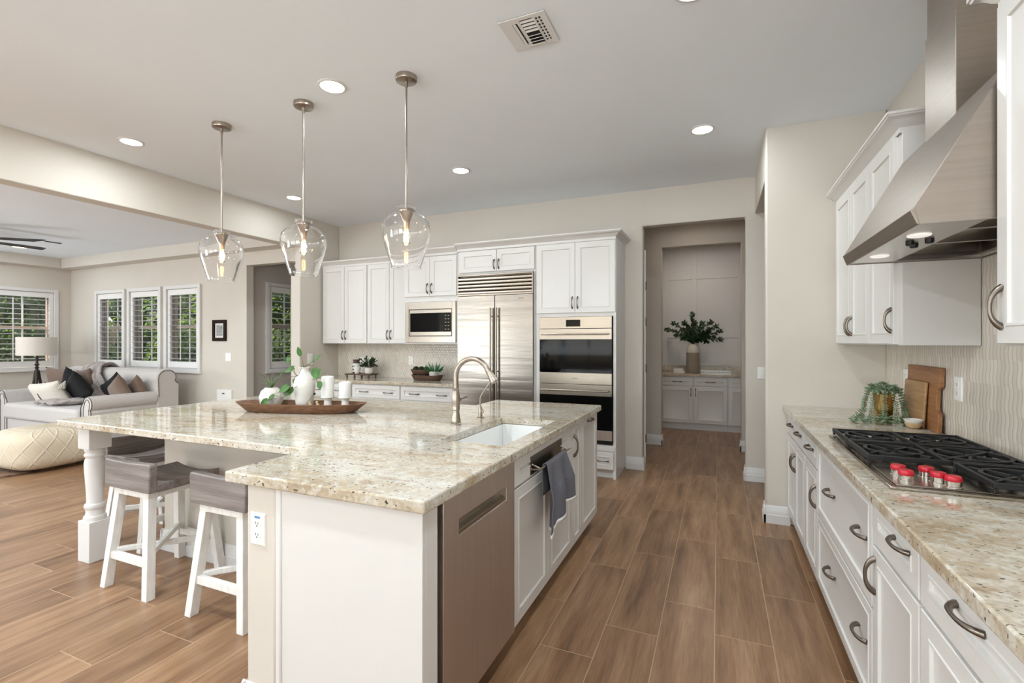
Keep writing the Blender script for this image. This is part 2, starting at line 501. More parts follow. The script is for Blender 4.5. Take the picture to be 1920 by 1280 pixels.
class MB:
    def __init__(s):
        s.v, s.f = [], []
    def add(s, vs, fs, X=None):
        k = len(s.v)
        for p in vs:
            p = Vector(p)
            s.v.append(X @ p if X is not None else p)
        for f in fs:
            s.f.append(tuple(k + i for i in f))
        return s
    BF = [(0, 3, 2, 1), (4, 5, 6, 7), (0, 1, 5, 4), (1, 2, 6, 5), (2, 3, 7, 6), (3, 0, 4, 7)]
    def box(s, x0, x1, y0, y1, z0, z1, X=None):
        vs = [(x0, y0, z0), (x1, y0, z0), (x1, y1, z0), (x0, y1, z0), (x0, y0, z1), (x1, y0, z1), (x1, y1, z1), (x0, y1, z1)]
        return s.add(vs, s.BF, X)
    def fbox(s, fr, a0, a1, b0, b1, d0, d1):
        vs = [fr.p(a, b, d) for (a, b, d) in ((a0, b0, d0), (a1, b0, d0), (a1, b0, d1), (a0, b0, d1), (a0, b1, d0), (a1, b1, d0), (a1, b1, d1), (a0, b1, d1))]
        return s.add(vs, s.BF)
    def hexa(s, q0, q1):
        """bottom quad q0 and top quad q1, in the same order"""
        return s.add(list(q0) + list(q1), s.BF)
    def prism(s, poly, fn, t0, t1):
        """poly: list of 2D points; fn(p, t) gives the 3D point"""
        n = len(poly)
        vs = [fn(p, t0) for p in poly] + [fn(p, t1) for p in poly]
        fs = [tuple(range(n))[::-1], tuple(range(n, 2 * n))]
        for i in range(n):
            j = (i + 1) % n
            fs.append((i, j, n + j, n + i))
        return s.add(vs, fs)
    def lathe(s, prof, c=(0, 0, 0), seg=24, X=None, cap0=True, cap1=True, a0=0.0):
        vs, fs = [], []
        for r, z in prof:
            for k in range(seg):
                a = a0 + 2 * pi * k / seg
                vs.append((c[0] + r * cos(a), c[1] + r * sin(a), c[2] + z))
        for i in range(len(prof) - 1):
            for k in range(seg):
                k2 = (k + 1) % seg
                fs.append((i * seg + k, i * seg + k2, (i + 1) * seg + k2, (i + 1) * seg + k))
        if cap0:
            fs.append(tuple(range(seg))[::-1])
        if cap1:
            fs.append(tuple((len(prof) - 1) * seg + k for k in range(seg)))
        return s.add(vs, fs, X)
    def tube(s, path, r, seg=8, caps=True, flat=1.0, up=None):
        path = [Vector(p) for p in path]
        n = len(path)
        rs = r if isinstance(r, (list, tuple)) else [r] * n
        vs, fs = [], []
        prev = None
        for i, p in enumerate(path):
            t = (path[min(i + 1, n - 1)] - path[max(i - 1, 0)]).normalized()
            if prev is None:
                ref = Vector(up) if up else (Vector((0, 0, 1)) if abs(t.z) < 0.9 else Vector((1, 0, 0)))
                a = (ref - t * ref.dot(t)).normalized()
            else:
                a = (prev - t * prev.dot(t)).normalized()
            prev = a
            b = t.cross(a)
            for k in range(seg):
                w = 2 * pi * k / seg
                vs.append(p + (a * cos(w) + b * sin(w) * flat) * rs[i])
        for i in range(n - 1):
            for k in range(seg):
                k2 = (k + 1) % seg
                fs.append((i * seg + k, i * seg + k2, (i + 1) * seg + k2, (i + 1) * seg + k))
        if caps:
            fs.append(tuple(range(seg))[::-1])
            fs.append(tuple((n - 1) * seg + k for k in range(seg)))
        return s.add(vs, fs)
    def bar(s, p, q, w, h=None, up=(0, 0, 1)):
        """square section bar from p to q"""
        h = h or w
        p, q = Vector(p), Vector(q)
        t = (q - p).normalized()
        ref = Vector(up)
        if abs(t.dot(ref)) > 0.95:
            ref = Vector((0, 1, 0))
        a = t.cross(ref).normalized()
        b = a.cross(t)
        vs = [e + a * (sx * w / 2) + b * (sy * h / 2) for e in (p, q) for sx, sy in ((-1, -1), (1, -1), (1, 1), (-1, 1))]
        return s.add(vs, s.BF)
    def ball(s, c, r, seg=16, rings=10, X=None):
        rx, ry, rz = r if isinstance(r, (tuple, list)) else (r, r, r)
        vs, fs = [(c[0], c[1], c[2] - rz)], []
        for i in range(1, rings):
            ph = -pi / 2 + pi * i / rings
            for k in range(seg):
                a = 2 * pi * k / seg
                vs.append((c[0] + rx * cos(ph) * cos(a), c[1] + ry * cos(ph) * sin(a), c[2] + rz * sin(ph)))
        vs.append((c[0], c[1], c[2] + rz))
        for k in range(seg):
            fs.append((0, 1 + (k + 1) % seg, 1 + k))
        for i in range(rings - 2):
            for k in range(seg):
                k2 = (k + 1) % seg
                fs.append((1 + i * seg + k, 1 + i * seg + k2, 1 + (i + 1) * seg + k2, 1 + (i + 1) * seg + k))
        top = len(vs) - 1
        b = 1 + (rings - 2) * seg
        for k in range(seg):
            fs.append((b + k, b + (k + 1) % seg, top))
        return s.add(vs, fs, X)
    def grid(s, fn, nu, nv, closed_u=False):
        vs = [fn(i / nu if not closed_u else i / nu, j / nv) for j in range(nv + 1) for i in range(nu + (0 if closed_u else 1))]
        w = nu + (0 if closed_u else 1)
        fs = []
        for j in range(nv):
            for i in range(nu):
                i2 = (i + 1) % w if closed_u else i + 1
                fs.append((j * w + i, j * w + i2, (j + 1) * w + i2, (j + 1) * w + i))
        return s.add(vs, fs)
    def panel(s, fr, a0, a1, b0, b1, t=0.02, fw=0.055, d0=0.0, rings=None):
        """cabinet front: flat frame, small bead and a sunk flat field"""
        if rings is None:
            rings = [(0, 0), (0, t - 0.002), (0.002, t), (fw, t), (fw + 0.003, t + 0.0025), (fw + 0.010, t + 0.0015), (fw + 0.014, t - 0.006), (fw + 0.017, t - 0.007)]
        vs, fs = [], []
        for ins, d in rings:
            for a, b in ((a0 + ins, b0 + ins), (a1 - ins, b0 + ins), (a1 - ins, b1 - ins), (a0 + ins, b1 - ins)):
                vs.append(fr.p(a, b, d0 + d))
        for i in range(len(rings) - 1):
            for k in range(4):
                k2 = (k + 1) % 4
                fs.append((i * 4 + k, i * 4 + k2, i * 4 + 4 + k2, i * 4 + 4 + k))
        fs.append((0, 3, 2, 1))
        e = (len(rings) - 1) * 4
        fs.append((e, e + 1, e + 2, e + 3))
        return s.add(vs, fs)
    def slab(s, xs, ys, inside, z0, z1):
        """union of grid cells as one watertight slab"""
        idx = {}
        vs, fs = [], []
        def vid(i, j, k):
            if (i, j, k) not in idx:
                idx[(i, j, k)] = len(vs)
                vs.append((xs[i], ys[j], z1 if k else z0))
            return idx[(i, j, k)]
        nx, ny = len(xs) - 1, len(ys) - 1
        ins = lambda i, j: 0 <= i < nx and 0 <= j < ny and inside(0.5 * (xs[i] + xs[i + 1]), 0.5 * (ys[j] + ys[j + 1]))
        for i in range(nx):
            for j in range(ny):
                if not ins(i, j):
                    continue
                fs.append((vid(i, j, 1), vid(i + 1, j, 1), vid(i + 1, j + 1, 1), vid(i, j + 1, 1)))
                fs.append((vid(i, j, 0), vid(i, j + 1, 0), vid(i + 1, j + 1, 0), vid(i + 1, j, 0)))
                if not ins(i, j - 1):
                    fs.append((vid(i, j, 0), vid(i + 1, j, 0), vid(i + 1, j, 1), vid(i, j, 1)))
                if not ins(i, j + 1):
                    fs.append((vid(i + 1, j + 1, 0), vid(i, j + 1, 0), vid(i, j + 1, 1), vid(i + 1, j + 1, 1)))
                if not ins(i - 1, j):
                    fs.append((vid(i, j + 1, 0), vid(i, j, 0), vid(i, j, 1), vid(i, j + 1, 1)))
                if not ins(i + 1, j):
                    fs.append((vid(i + 1, j, 0), vid(i + 1, j + 1, 0), vid(i + 1, j + 1, 1), vid(i + 1, j, 1)))
        return s.add(vs, fs)
    def build(s, name, mat, parent=None, bevel=0.0, angle=38, subsurf=0, solid=0.0, origin=None, fix=True, segs=2):
        if parent is not None:
            org = wl(parent)
        elif origin is not None:
            org = Vector(origin)
        else:
            lo = Vector((min(p.x for p in s.v), min(p.y for p in s.v), min(p.z for p in s.v)))
            hi = Vector((max(p.x for p in s.v), max(p.y for p in s.v), max(p.z for p in s.v)))
            org = Vector(((lo.x + hi.x) / 2, (lo.y + hi.y) / 2, lo.z))
        me = bpy.data.meshes.new(name)
        me.from_pydata([p - org for p in s.v], [], s.f)
        if fix:
            bm = bmesh.new()
            bm.from_mesh(me)
            bmesh.ops.recalc_face_normals(bm, faces=bm.faces)
            bm.to_mesh(me)
            bm.free()
        for p in me.polygons:
            p.use_smooth = True
        me.set_sharp_from_angle(angle=radians(angle))
        me.materials.append(M[mat] if isinstance(mat, str) else mat)
        o = bpy.data.objects.new(name, me)
        COL.objects.link(o)
        if parent is not None:
            o.parent = parent
        else:
            o.location = org
        if solid:
            md = o.modifiers.new('solid', 'SOLIDIFY')
            md.thickness = solid
            md.offset = 0
        if subsurf:
            md = o.modifiers.new('sub', 'SUBSURF')
            md.levels = md.render_levels = subsurf
        if bevel:
            md = o.modifiers.new('bevel', 'BEVEL')
            md.width = bevel
            md.segments = segs
            md.limit_method = 'ANGLE'
            md.angle_limit = radians(40)
        return o

def tag(o, label=None, cat=None, group=None, kind=None):
    if label: o['label'] = label
    if cat: o['category'] = cat
    if group: o['group'] = group
    if kind: o['kind'] = kind
    return o

def thing(name, label, cat, loc=(0, 0, 0), group=None, kind=None):
    o = bpy.data.objects.new(name, None)
    o.empty_display_size = 0.1
    o.location = loc
    COL.objects.link(o)
    return tag(o, label, cat, group, kind)

def struct(name, mb, mat, bevel=0.0, parent=None):
    o = mb.build(name, mat, parent, bevel=bevel)
    if parent is None:
        o['kind'] = 'structure'
    return o

def copy_tree(o, parent=None):
    c = o.copy()
    COL.objects.link(c)
    c.parent = parent
    for ch in list(o.children):
        copy_tree(ch, c)
    return c

CY, SY = cos(YAW), sin(YAW)
def at(x, y, Y):
    """point on the vertical plane y = Y seen at picture position x, y"""
    a, b = (x - 960) / FPX, (640 - y) / FPX
    t = Y / (SY * a + CY)
    return Vector(((CY * a - SY) * t, Y, EYE + b * t))

def spline(pts, n=8):
    """smooth path through points"""
    P = [Vector(p) for p in pts]
    out = []
    for i in range(len(P) - 1):
        p0, p1, p2, p3 = P[max(i - 1, 0)], P[i], P[i + 1], P[min(i + 2, len(P) - 1)]
        for k in range(n):
            t = k / n
            out.append(0.5 * ((2 * p1) + (p2 - p0) * t + (2 * p0 - 5 * p1 + 4 * p2 - p3) * t * t + (3 * p1 - p0 - 3 * p2 + p3) * t ** 3))
    out.append(P[-1])
    return out

def wall_x(y0, y1, x0, x1, z1, holes):
    """wall along x between y0 and y1 with rectangular holes (xa, xb, za, zb)"""
    xs = sorted({x0, x1, *[h[0] for h in holes], *[h[1] for h in holes]})
    zs = sorted({0, z1, *[h[2] for h in holes], *[h[3] for h in holes]})
    sl = MB().slab(xs, zs, lambda x, z: not any(h[0] < x < h[1] and h[2] < z < h[3] for h in holes), y0, y1)
    sl.v = [Vector((p.x, p.z, p.y)) for p in sl.v]
    return sl
def wall_y(x0, x1, y0, y1, z1, holes):
    ys = sorted({y0, y1, *[h[0] for h in holes], *[h[1] for h in holes]})
    zs = sorted({0, z1, *[h[2] for h in holes], *[h[3] for h in holes]})
    sl = MB().slab(ys, zs, lambda y, z: not any(h[0] < y < h[1] and h[2] < z < h[3] for h in holes), x0, x1)
    sl.v = [Vector((p.z, p.x, p.y)) for p in sl.v]
    return sl

# ------------------------------------------------------------------ setting
FX0, FX1, FY0, FY1 = -10.5, 2.6, -4.7, 9.0
struct('floor', MB().box(FX0, FX1, FY0, FY1, -0.1, 0.0), 'floor')
struct('ground', MB().box(-30, 14, -26, 30, -0.35, -0.1), 'ground')
# kitchen and living room ceilings
struct('ceiling', MB().box(-5.10, 2.6, FY0, 5.52, 3.05, 3.2), 'ceiling')
struct('ceiling_living', MB().box(-10.5, -5.10, FY0, 4.80, 2.80, 3.2), 'ceiling')
# right wall with its tiled strip, and the wall end beside the passage
struct('wall_right', MB().box(1.11, 1.23, FY0, 4.33, 0, 3.05), 'wall')
struct('backsplash_right', MB().box(1.102, 1.11, -1.2, 4.21, 0.914, 1.80), 'tile_right')
struct('wall_end', MB().box(0.34, 1.11, 4.21, 4.33, 0, 3.10), 'wall', 0.012)
struct('trim_1', MB().box(0.34, 0.46, 4.33, 5.39, 2.68, 3.10), 'wall', 0.006)
# back wall around the hall opening
struct('wall_back', wall_x(5.39, 5.52, -5.02, 2.6, 3.10, [(-0.757, 0.255, 0, 2.658)]), 'wall', 0.012)
struct('backsplash_back', MB().box(-5.02, -2.775, 5.382, 5.39, 0.914, 1.40), 'tile_back')
# side passage to the right of the opening
struct('wall_passage', MB().box(2.5, 2.6, 4.33, 5.39, 0, 3.05), 'wall')
struct('ceiling_passage', MB().box(0.46, 2.6, 4.33, 5.39, 2.75, 3.05), 'ceiling')
struct('wall_passage_front', MB().box(1.11, 2.6, 4.21, 4.33, 0, 3.05), 'wall')
# small hall and pantry beyond
struct('wall_inner', wall_x(6.80, 6.92, -2.0, 1.6, 3.0, [(-0.705, 0.270, 0, 2.672)]), 'wall', 0.012)
struct('wall_hall_left', MB().box(-2.1, -2.0, 5.52, 6.92, 0, 3.0), 'wall')
struct('wall_hall_right', MB().box(1.6, 1.7, 5.52, 6.92, 0, 3.0), 'wall')
struct('ceiling_hall', MB().box(-2.1, 1.7, 5.52, 8.9, 3.0, 3.1), 'ceiling')
struct('wall_pantry_left', MB().box(-0.985, -0.885, 6.92, 8.82, 0, 3.0), 'wall')
struct('wall_pantry_right', MB().box(1.5, 1.6, 6.92, 8.82, 0, 3.0), 'wall')
mb = MB()
mb.box(-0.985, 1.6, 8.70, 8.82, 0, 3.0)
for (x0, x1) in ((-0.885, -0.80), (-0.41, -0.33), (0.30, 0.38), (0.95, 1.03)):
    mb.box(x0, x1, 8.69, 8.705, 0.99, 3.0)
for (z0, z1) in ((0.99, 1.03), (1.46, 1.54), (2.45, 2.53)):
    mb.box(-0.885, 1.5, 8.691, 8.705, z0, z1)
struct('wall_pantry', mb, 'pantry_panel', 0.003)
# living room shell
WIN = [(-9.55, -8.83, 1.0, 2.19), (-8.65, -7.91, 1.0, 2.19), (-7.72, -7.0, 1.0, 2.19)]
struct('wall_window', wall_x(4.69, 4.80, -10.5, -5.18, 2.85, WIN + [(-6.01, -5.1801, 0, 2.455)]), 'wall', 0.006)
struct('wall_left', wall_y(-10.5, -10.36, FY0, 4.69, 2.85, [(-0.3, 2.1, 0.75, 2.25), (2.35, 4.45, 0.98, 2.22)]), 'wall')
struct('trim_2', MB().box(-10.36, -5.18, 4.48, 4.69, 2.635, 2.84), 'wall', 0.006)
struct('trim_3', MB().box(-10.36, -10.20, FY0, 4.48, 2.635, 2.84), 'wall', 0.006)
struct('beam', MB().box(-5.18, -5.02, FY0, 4.69, 2.635, 3.10), 'wall', 0.010)
struct('wall_stub', MB().box(-5.18, -5.02, 4.69, 5.52, 0, 3.10), 'wall', 0.012)
REAR = [(-8.9, -6.3, 0.12, 2.5), (-5.2, -2.0, 0.12, 2.5), (-1.45, 0.55, 0.12, 2.5)]
struct('wall_rear', wall_x(FY0, FY0 + 0.12, -10.5, 1.23, 3.05, REAR), 'wall')
# nook behind the window wall
struct('wall_nook_left', wall_y(-6.22, -6.10, 4.80, 7.4, 2.85, [(5.12, 5.86, 1.0, 2.22)]), 'grey_wall')
struct('wall_nook_back', MB().box(-6.22, -5.02, 7.4, 7.5, 0, 2.85), 'grey_wall')
struct('wall_nook_right', MB().box(-5.12, -5.02, 5.52, 7.4, 0, 2.85), 'grey_wall')
struct('ceiling_nook', MB().box(-6.22, -5.15, 4.80, 7.5, 2.85, 2.95), 'ceiling')

# baseboards (one moulded profile)
def base_run(name, p, q, out, h=0.135, t=0.018):
    p, q, n = Vector((*p, 0)), Vector((*q, 0)), Vector((*out, 0))
    prof = [(0, 0), (t, 0), (t, h * 0.48), (t * 0.72, h * 0.52), (t * 0.72, h * 0.74), (t * 0.5, h * 0.78), (t * 0.5, h * 0.93), (0.002, h)]
    prof.append((0, h))
    mb = MB().prism(prof, lambda c, e: (p if e == 0 else q) + n * c[0] + Vector((0, 0, c[1])), 0, 1)
    return struct(name, mb, 'trim')
base_run('baseboard_back', (-0.932, 5.39), (-0.742, 5.39), (0, -1))
base_run('baseboard_opening_left', (-0.757, 5.372), (-0.757, 5.52), (1, 0))
base_run('baseboard_back_right', (0.240, 5.39), (0.9, 5.39), (0, -1))
base_run('baseboard_opening_right', (0.255, 5.372), (0.255, 5.52), (-1, 0))
base_run('baseboard_end', (0.325, 4.21), (0.505, 4.21), (0, -1))
base_run('baseboard_end_side', (0.34, 4.192), (0.34, 4.33), (-1, 0))
base_run('baseboard_inner_left', (-0.99, 6.80), (-0.69, 6.80), (0, -1))
base_run('baseboard_inner_left_side', (-0.705, 6.782), (-0.705, 6.92), (1, 0))
base_run('baseboard_inner_right', (0.255, 6.80), (0.6, 6.80), (0, -1))
base_run('baseboard_inner_right_side', (0.270, 6.782), (0.270, 6.92), (-1, 0))
base_run('baseboard_window', (-10.34, 4.69), (-6.0, 4.69), (0, -1))
base_run('baseboard_left', (-10.36, -4.5), (-10.36, 4.67), (1, 0))

# white jamb with four hinges at the left of the hall opening
j = tag(struct('door_1', MB().box(-0.775, -0.743, 5.525, 5.56, 0, 2.42), 'trim'), 'narrow white door edge with dark hinges inside the hall opening', 'door')
for z in (0.32, 1.10, 1.62, 2.02):
    hb = MB()
    hb.box(-0.745, -0.738, 5.522, 5.55, z - 0.045, z + 0.045)
    hb.tube([(-0.739, 5.524, z - 0.048), (-0.739, 5.524, z + 0.048)], 0.005, 8)
    hb.build('hinge', 'nickel_dark', j)

# ------------------------------------------------------------------ windows with plantation shutters
def shutter_window(name, label, fr, a0, a1, z0, z1, panels, depth=0.12, rail=(1.60, 1.65), tilt=0):
    """a0..a1 outer width of the white casing on face fr (d out of the wall into the room)"""
    w = thing(name, label, 'window', fr.p((a0 + a1) / 2, z0, 0), kind='structure')
    c = 0.055
    m = MB()
    m.fbox(fr, a0, a0 + c, z0, z1, 0.0, 0.03)
    m.fbox(fr, a1 - c, a1, z0, z1, 0.0, 0.03)
    m.fbox(fr, a0 + c, a1 - c, z1 - c, z1, 0.0, 0.03)
    m.fbox(fr, a0 + c, a1 - c, z0, z0 + c, 0.0, 0.03)
    m.fbox(fr, a0 - 0.01, a1 + 0.01, z0 - 0.015, z0 + 0.012, 0.0, 0.042)
    # reveal lining
    m.fbox(fr, a0 + c - 0.004, a0 + c + 0.008, z0 + c, z1 - c, -depth, 0.0)
    m.fbox(fr, a1 - c - 0.008, a1 - c + 0.004, z0 + c, z1 - c, -depth, 0.0)
    m.build('casing', 'trim', w, bevel=0.003)
    A0, A1, Z0, Z1 = a0 + c + 0.004, a1 - c - 0.004, z0 + c + 0.004, z1 - c - 0.004
    st, tr, br = 0.052, 0.085, 0.095
    n = len(panels)
    pw = (A1 - A0) / n
    for k in range(n):
        p0, p1 = A0 + k * pw + 0.002, A0 + (k + 1) * pw - 0.002
        sp = MB()
        sp.fbox(fr, p0, p0 + st, Z0, Z1, -0.022, 0.006)
        sp.fbox(fr, p1 - st, p1, Z0, Z1, -0.022, 0.006)
        sp.fbox(fr, p0 + st, p1 - st, Z1 - tr, Z1, -0.022, 0.006)
        sp.fbox(fr, p0 + st, p1 - st, Z0, Z0 + br, -0.022, 0.006)
        sh = sp.build('shutter_panel', 'shutter', w, bevel=0.002)
        lo, hi = Z0 + br, Z1 - tr
        cnt = int(round((hi - lo) / 0.083))
        step = (hi - lo) / cnt
        lv = MB()
        for i in range(cnt):
            z = lo + (i + 0.5) * step
            hw, ht, tl = 0.041, 0.0048, radians(tilt)
            prof = [(-hw, 0), (-hw * 0.5, ht), (0, ht * 1.2), (hw * 0.5, ht), (hw, 0), (hw * 0.5, -ht), (0, -ht * 1.2), (-hw * 0.5, -ht)]
            lv.prism(prof, lambda q, e: fr.p(e, z + q[0] * sin(tl) + q[1] * cos(tl), -0.008 + q[0] * cos(tl) - q[1] * sin(tl)), p0 + st, p1 - st)
        lv.build('louvers', 'shutter', sh)
        rod = MB().fbox(fr, (p0 + p1) / 2 - 0.006, (p0 + p1) / 2 + 0.006, lo + 0.02, hi - 0.02, 0.034, 0.044)
        rod.build('tilt_rod', 'shutter', sh)
    s = MB()
    g0, g1, y0, y1 = a0 + c + 0.008, a1 - c - 0.008, z0 + c, z1 - c
    s.fbox(fr, g0, g0 + 0.045, y0, y1, -depth, -depth + 0.04)
    s.fbox(fr, g1 - 0.045, g1, y0, y1, -depth, -depth + 0.04)
    s.fbox(fr, g0 + 0.045, g1 - 0.045, rail[0], rail[1], -depth, -depth + 0.045)
    s.fbox(fr, g0 + 0.045, g1 - 0.045, y0, y0 + 0.04, -depth, -depth + 0.04)
    s.fbox(fr, g0 + 0.045, g1 - 0.045, y1 - 0.04, y1, -depth, -depth + 0.04)
    s.build('sash', 'sash', w, bevel=0.002)
    g = MB()
    k = max(1, int(round((g1 - g0) / 0.36)))
    for i in range(1, k):
        a = g0 + (g1 - g0) * i / k
        g.fbox(fr, a - 0.009, a + 0.009, y0 + 0.04, y1 - 0.04, -depth + 0.012, -depth + 0.026)
    if k > 1:
        g.build('muntin', 'shutter', w)
    MB().fbox(fr, g0 + 0.02, g1 - 0.02, y0 + 0.02, y1 - 0.02, -depth + 0.017, -depth + 0.021).build('glass_pane', 'pane', w)
    return w
frW = Fr((0, 4.69, 0), (1, 0, 0), (0, -1, 0))
shutter_window('window_1', 'shuttered window farthest left of the three behind the sofa', frW, -9.605, -8.775, 0.945, 2.245, [1])
shutter_window('window_2', 'middle of the three shuttered windows behind the sofa', frW, -8.705, -7.855, 0.945, 2.245, [1])
shutter_window('window_3', 'shuttered window nearest the picture frame behind the sofa', frW, -7.775, -6.945, 0.945, 2.245, [1])
frL = Fr((-10.36, 0, 0), (0, 1, 0), (1, 0, 0))
shutter_window('window_4', 'wide shuttered window behind the lamp on the left wall', frL, 2.295, 4.505, 0.925, 2.275, [1, 1], depth=0.13)
frN = Fr((-6.10, 0, 0), (0, 1, 0), (1, 0, 0))
shutter_window('window_5', 'shuttered window in the grey nook behind the vase', frN, 5.065, 5.915, 0.945, 2.275, [1])
# tall glazed doors and a window behind and left of the camera
def plain_window(name, label, fr, a0, a1, z0, z1, nx, nz, depth=0.1):
    w = thing(name, label, 'window', fr.p((a0 + a1) / 2, z0, 0), kind='structure')
    m = MB()
    t = 0.07
    m.fbox(fr, a0, a0 + t, z0, z1, -depth, 0.02)
    m.fbox(fr, a1 - t, a1, z0, z1, -depth, 0.02)
    m.fbox(fr, a0 + t, a1 - t, z0, z0 + t, -depth, 0.02)
    m.fbox(fr, a0 + t, a1 - t, z1 - t, z1, -depth, 0.02)
    for i in range(1, nx):
        a = a0 + (a1 - a0) * i / nx
        m.fbox(fr, a - 0.03, a + 0.03, z0 + t, z1 - t, -depth + 0.02, -0.02)
    for j in range(1, nz):
        z = z0 + (z1 - z0) * j / nz
        m.fbox(fr, a0 + t, a1 - t, z - 0.012, z + 0.012, -depth + 0.03, -0.03)
    m.build('frame', 'trim', w)
    MB().fbox(fr, a0 + 0.02, a1 - 0.02, z0 + 0.02, z1 - 0.02, -depth + 0.035, -depth + 0.04).build('glass_pane', 'pane', w)
frB = Fr((0, FY0 + 0.12, 0), (1, 0, 0), (0, 1, 0))
for i, (xa, xb, za, zb) in enumerate(REAR):
    plain_window('window_%d' % (6 + i), 'tall white glazed opening in the rear wall, ' + ('left', 'middle', 'right')[i], frB, xa, xb, za, zb, (3, 4, 2)[i], 5)
plain_window('window_9', 'window on the left wall nearer the rear wall', frL, -0.3, 2.1, 0.75, 2.25, 2, 2, 0.13)

# ------------------------------------------------------------------ cabinets
def pull(fr, a, b, L, vertical, parent, d0=0.02, proj=0.030, mat='nickel_dark'):
    """bow pull with flared feet"""
    n = 14
    path, rad = [], []
    for i in range(n + 1):
        t = -1 + 2 * i / n
        dd = d0 - 0.001 + proj * (1 - abs(t) ** 2.4) ** 0.75
        s = t * L / 2
        path.append(fr.p(a, b + s, dd) if vertical else fr.p(a + s, b, dd))
        rad.append(0.0042 + 0.0042 * abs(t) ** 2.0)
    up = fr.n
    m = MB().tube(path, rad, 8, flat=1.35, up=(fr.u if vertical else (0, 0, 1)))
    return m.build('handle', mat, parent, angle=60)

def cabinet(name, label, group, fr, a0, a1, z0, z1, depth, fronts, toe=0.0, toe_in=0.075, gap=0.0015, open_top=None, cat='cabinet', mat='white', fw=0.05):
    t = thing(name, label, cat, fr.p((a0 + a1) / 2, 0 if toe else z0, -depth / 2), group)
    m = MB()
    if open_top:
        m.fbox(fr, a0, a1, z0, open_top, -depth, 0)
        m.fbox(fr, a0, a1, open_top, z1, -0.03, 0)
        m.fbox(fr, a0, a0 + 0.018, open_top, z1, -depth, -0.03)
        m.fbox(fr, a1 - 0.018, a1, open_top, z1, -depth, -0.03)
    else:
        m.fbox(fr, a0, a1, z0, z1, -depth, 0)
    m.build('body', mat, t, bevel=0.001)
    if toe:
        MB().fbox(fr, a0, a1, 0, z0, -depth, -toe_in).build('toe_kick', mat, t)
    for kind, fa0, fa1, fb0, fb1, hs in fronts:
        f = MB().panel(fr, fa0 + gap, fa1 - gap, fb0 + gap, fb1 - gap, fw=fw).build(kind, mat, t, angle=30)
        for (ha, hb, L, vert) in hs:
            pull(fr, ha, hb, L, vert, f)
    return t

# ---- right hand run: base cabinets under the cooktop counter
frR = Fr((0.505, 0, 0), (0, 1, 0), (-1, 0, 0))
RG = 'white base cabinets under the cooktop counter'
ZT = 0.872
def V(a, b): return (a, b, 0.115, True)
def H(a, b, L=0.125): return (a, b, L, False)
cabinet('base_cabinet', 'white base cabinet farthest from view, two doors beside the passage wall', RG, frR, 3.397, 4.205, 0.115, ZT, 0.595,
        [('drawer', 3.40, 4.20, 0.715, 0.868, [H(3.62, 0.797), H(3.98, 0.797)]),
         ('door', 3.40, 3.80, 0.12, 0.705, [V(3.775, 0.57)]), ('door', 3.80, 4.20, 0.12, 0.705, [V(3.825, 0.57)])], toe=1)
cabinet('base_cabinet', 'narrow white cabinet, one drawer over one door, between wide drawers and far cabinet', RG, frR, 3.001, 3.395, 0.115, ZT, 0.595,
        [('drawer', 3.004, 3.392, 0.715, 0.868, [H(3.2, 0.795)]), ('door', 3.004, 3.392, 0.12, 0.705, [V(3.03, 0.565)])], toe=1)
cabinet('drawer_cabinet', 'white cabinet of two deep wide drawers below the cooktop', RG, frR, 2.001, 2.999, 0.115, ZT, 0.595,
        [('drawer', 2.005, 2.995, 0.487, 0.868, [H(2.66, 0.69), H(2.13, 0.70)]), ('drawer', 2.005, 2.995, 0.12, 0.480, [H(2.65, 0.322), H(2.13, 0.332)])], toe=1, fw=0.035)
cabinet('base_cabinet', 'white single door cabinet with short drawer, second from camera on right', RG, frR, 1.581, 1.999, 0.115, ZT, 0.595,
        [('drawer', 1.585, 1.995, 0.718, 0.868, [H(1.71, 0.816)]), ('door', 1.585, 1.995, 0.12, 0.708, [V(1.965, 0.615)])], toe=1)
cabinet('base_cabinet', 'white base cabinet nearest the camera, wide drawer over doors', RG, frR, 0.70, 1.579, 0.115, ZT, 0.595,
        [('drawer', 0.705, 1.574, 0.718, 0.868, [H(1.305, 0.82), H(0.95, 0.82)]), ('door', 1.14, 1.574, 0.12, 0.708, [V(1.165, 0.6)]), ('door', 0.705, 1.138, 0.12, 0.708, [V(1.11, 0.6)])], toe=1)
# granite counter
c = MB().slab([0.455, 1.102], [-0.6, 4.208], lambda x, y: True, 0.874, 0.914).build('countertop', 'granite', bevel=0.005)
tag(c, 'long speckled granite countertop along the right wall under the cooktop', 'countertop')
cabinet('base_cabinet', 'white base cabinet under the near end of right granite counter', RG, frR, -0.6, 0.698, 0.115, ZT, 0.595,
        [('door', 0.05, 0.69, 0.12, 0.868, [V(0.62, 0.6)]), ('door', -0.595, 0.046, 0.12, 0.868, [V(0.0, 0.6)])], toe=1)

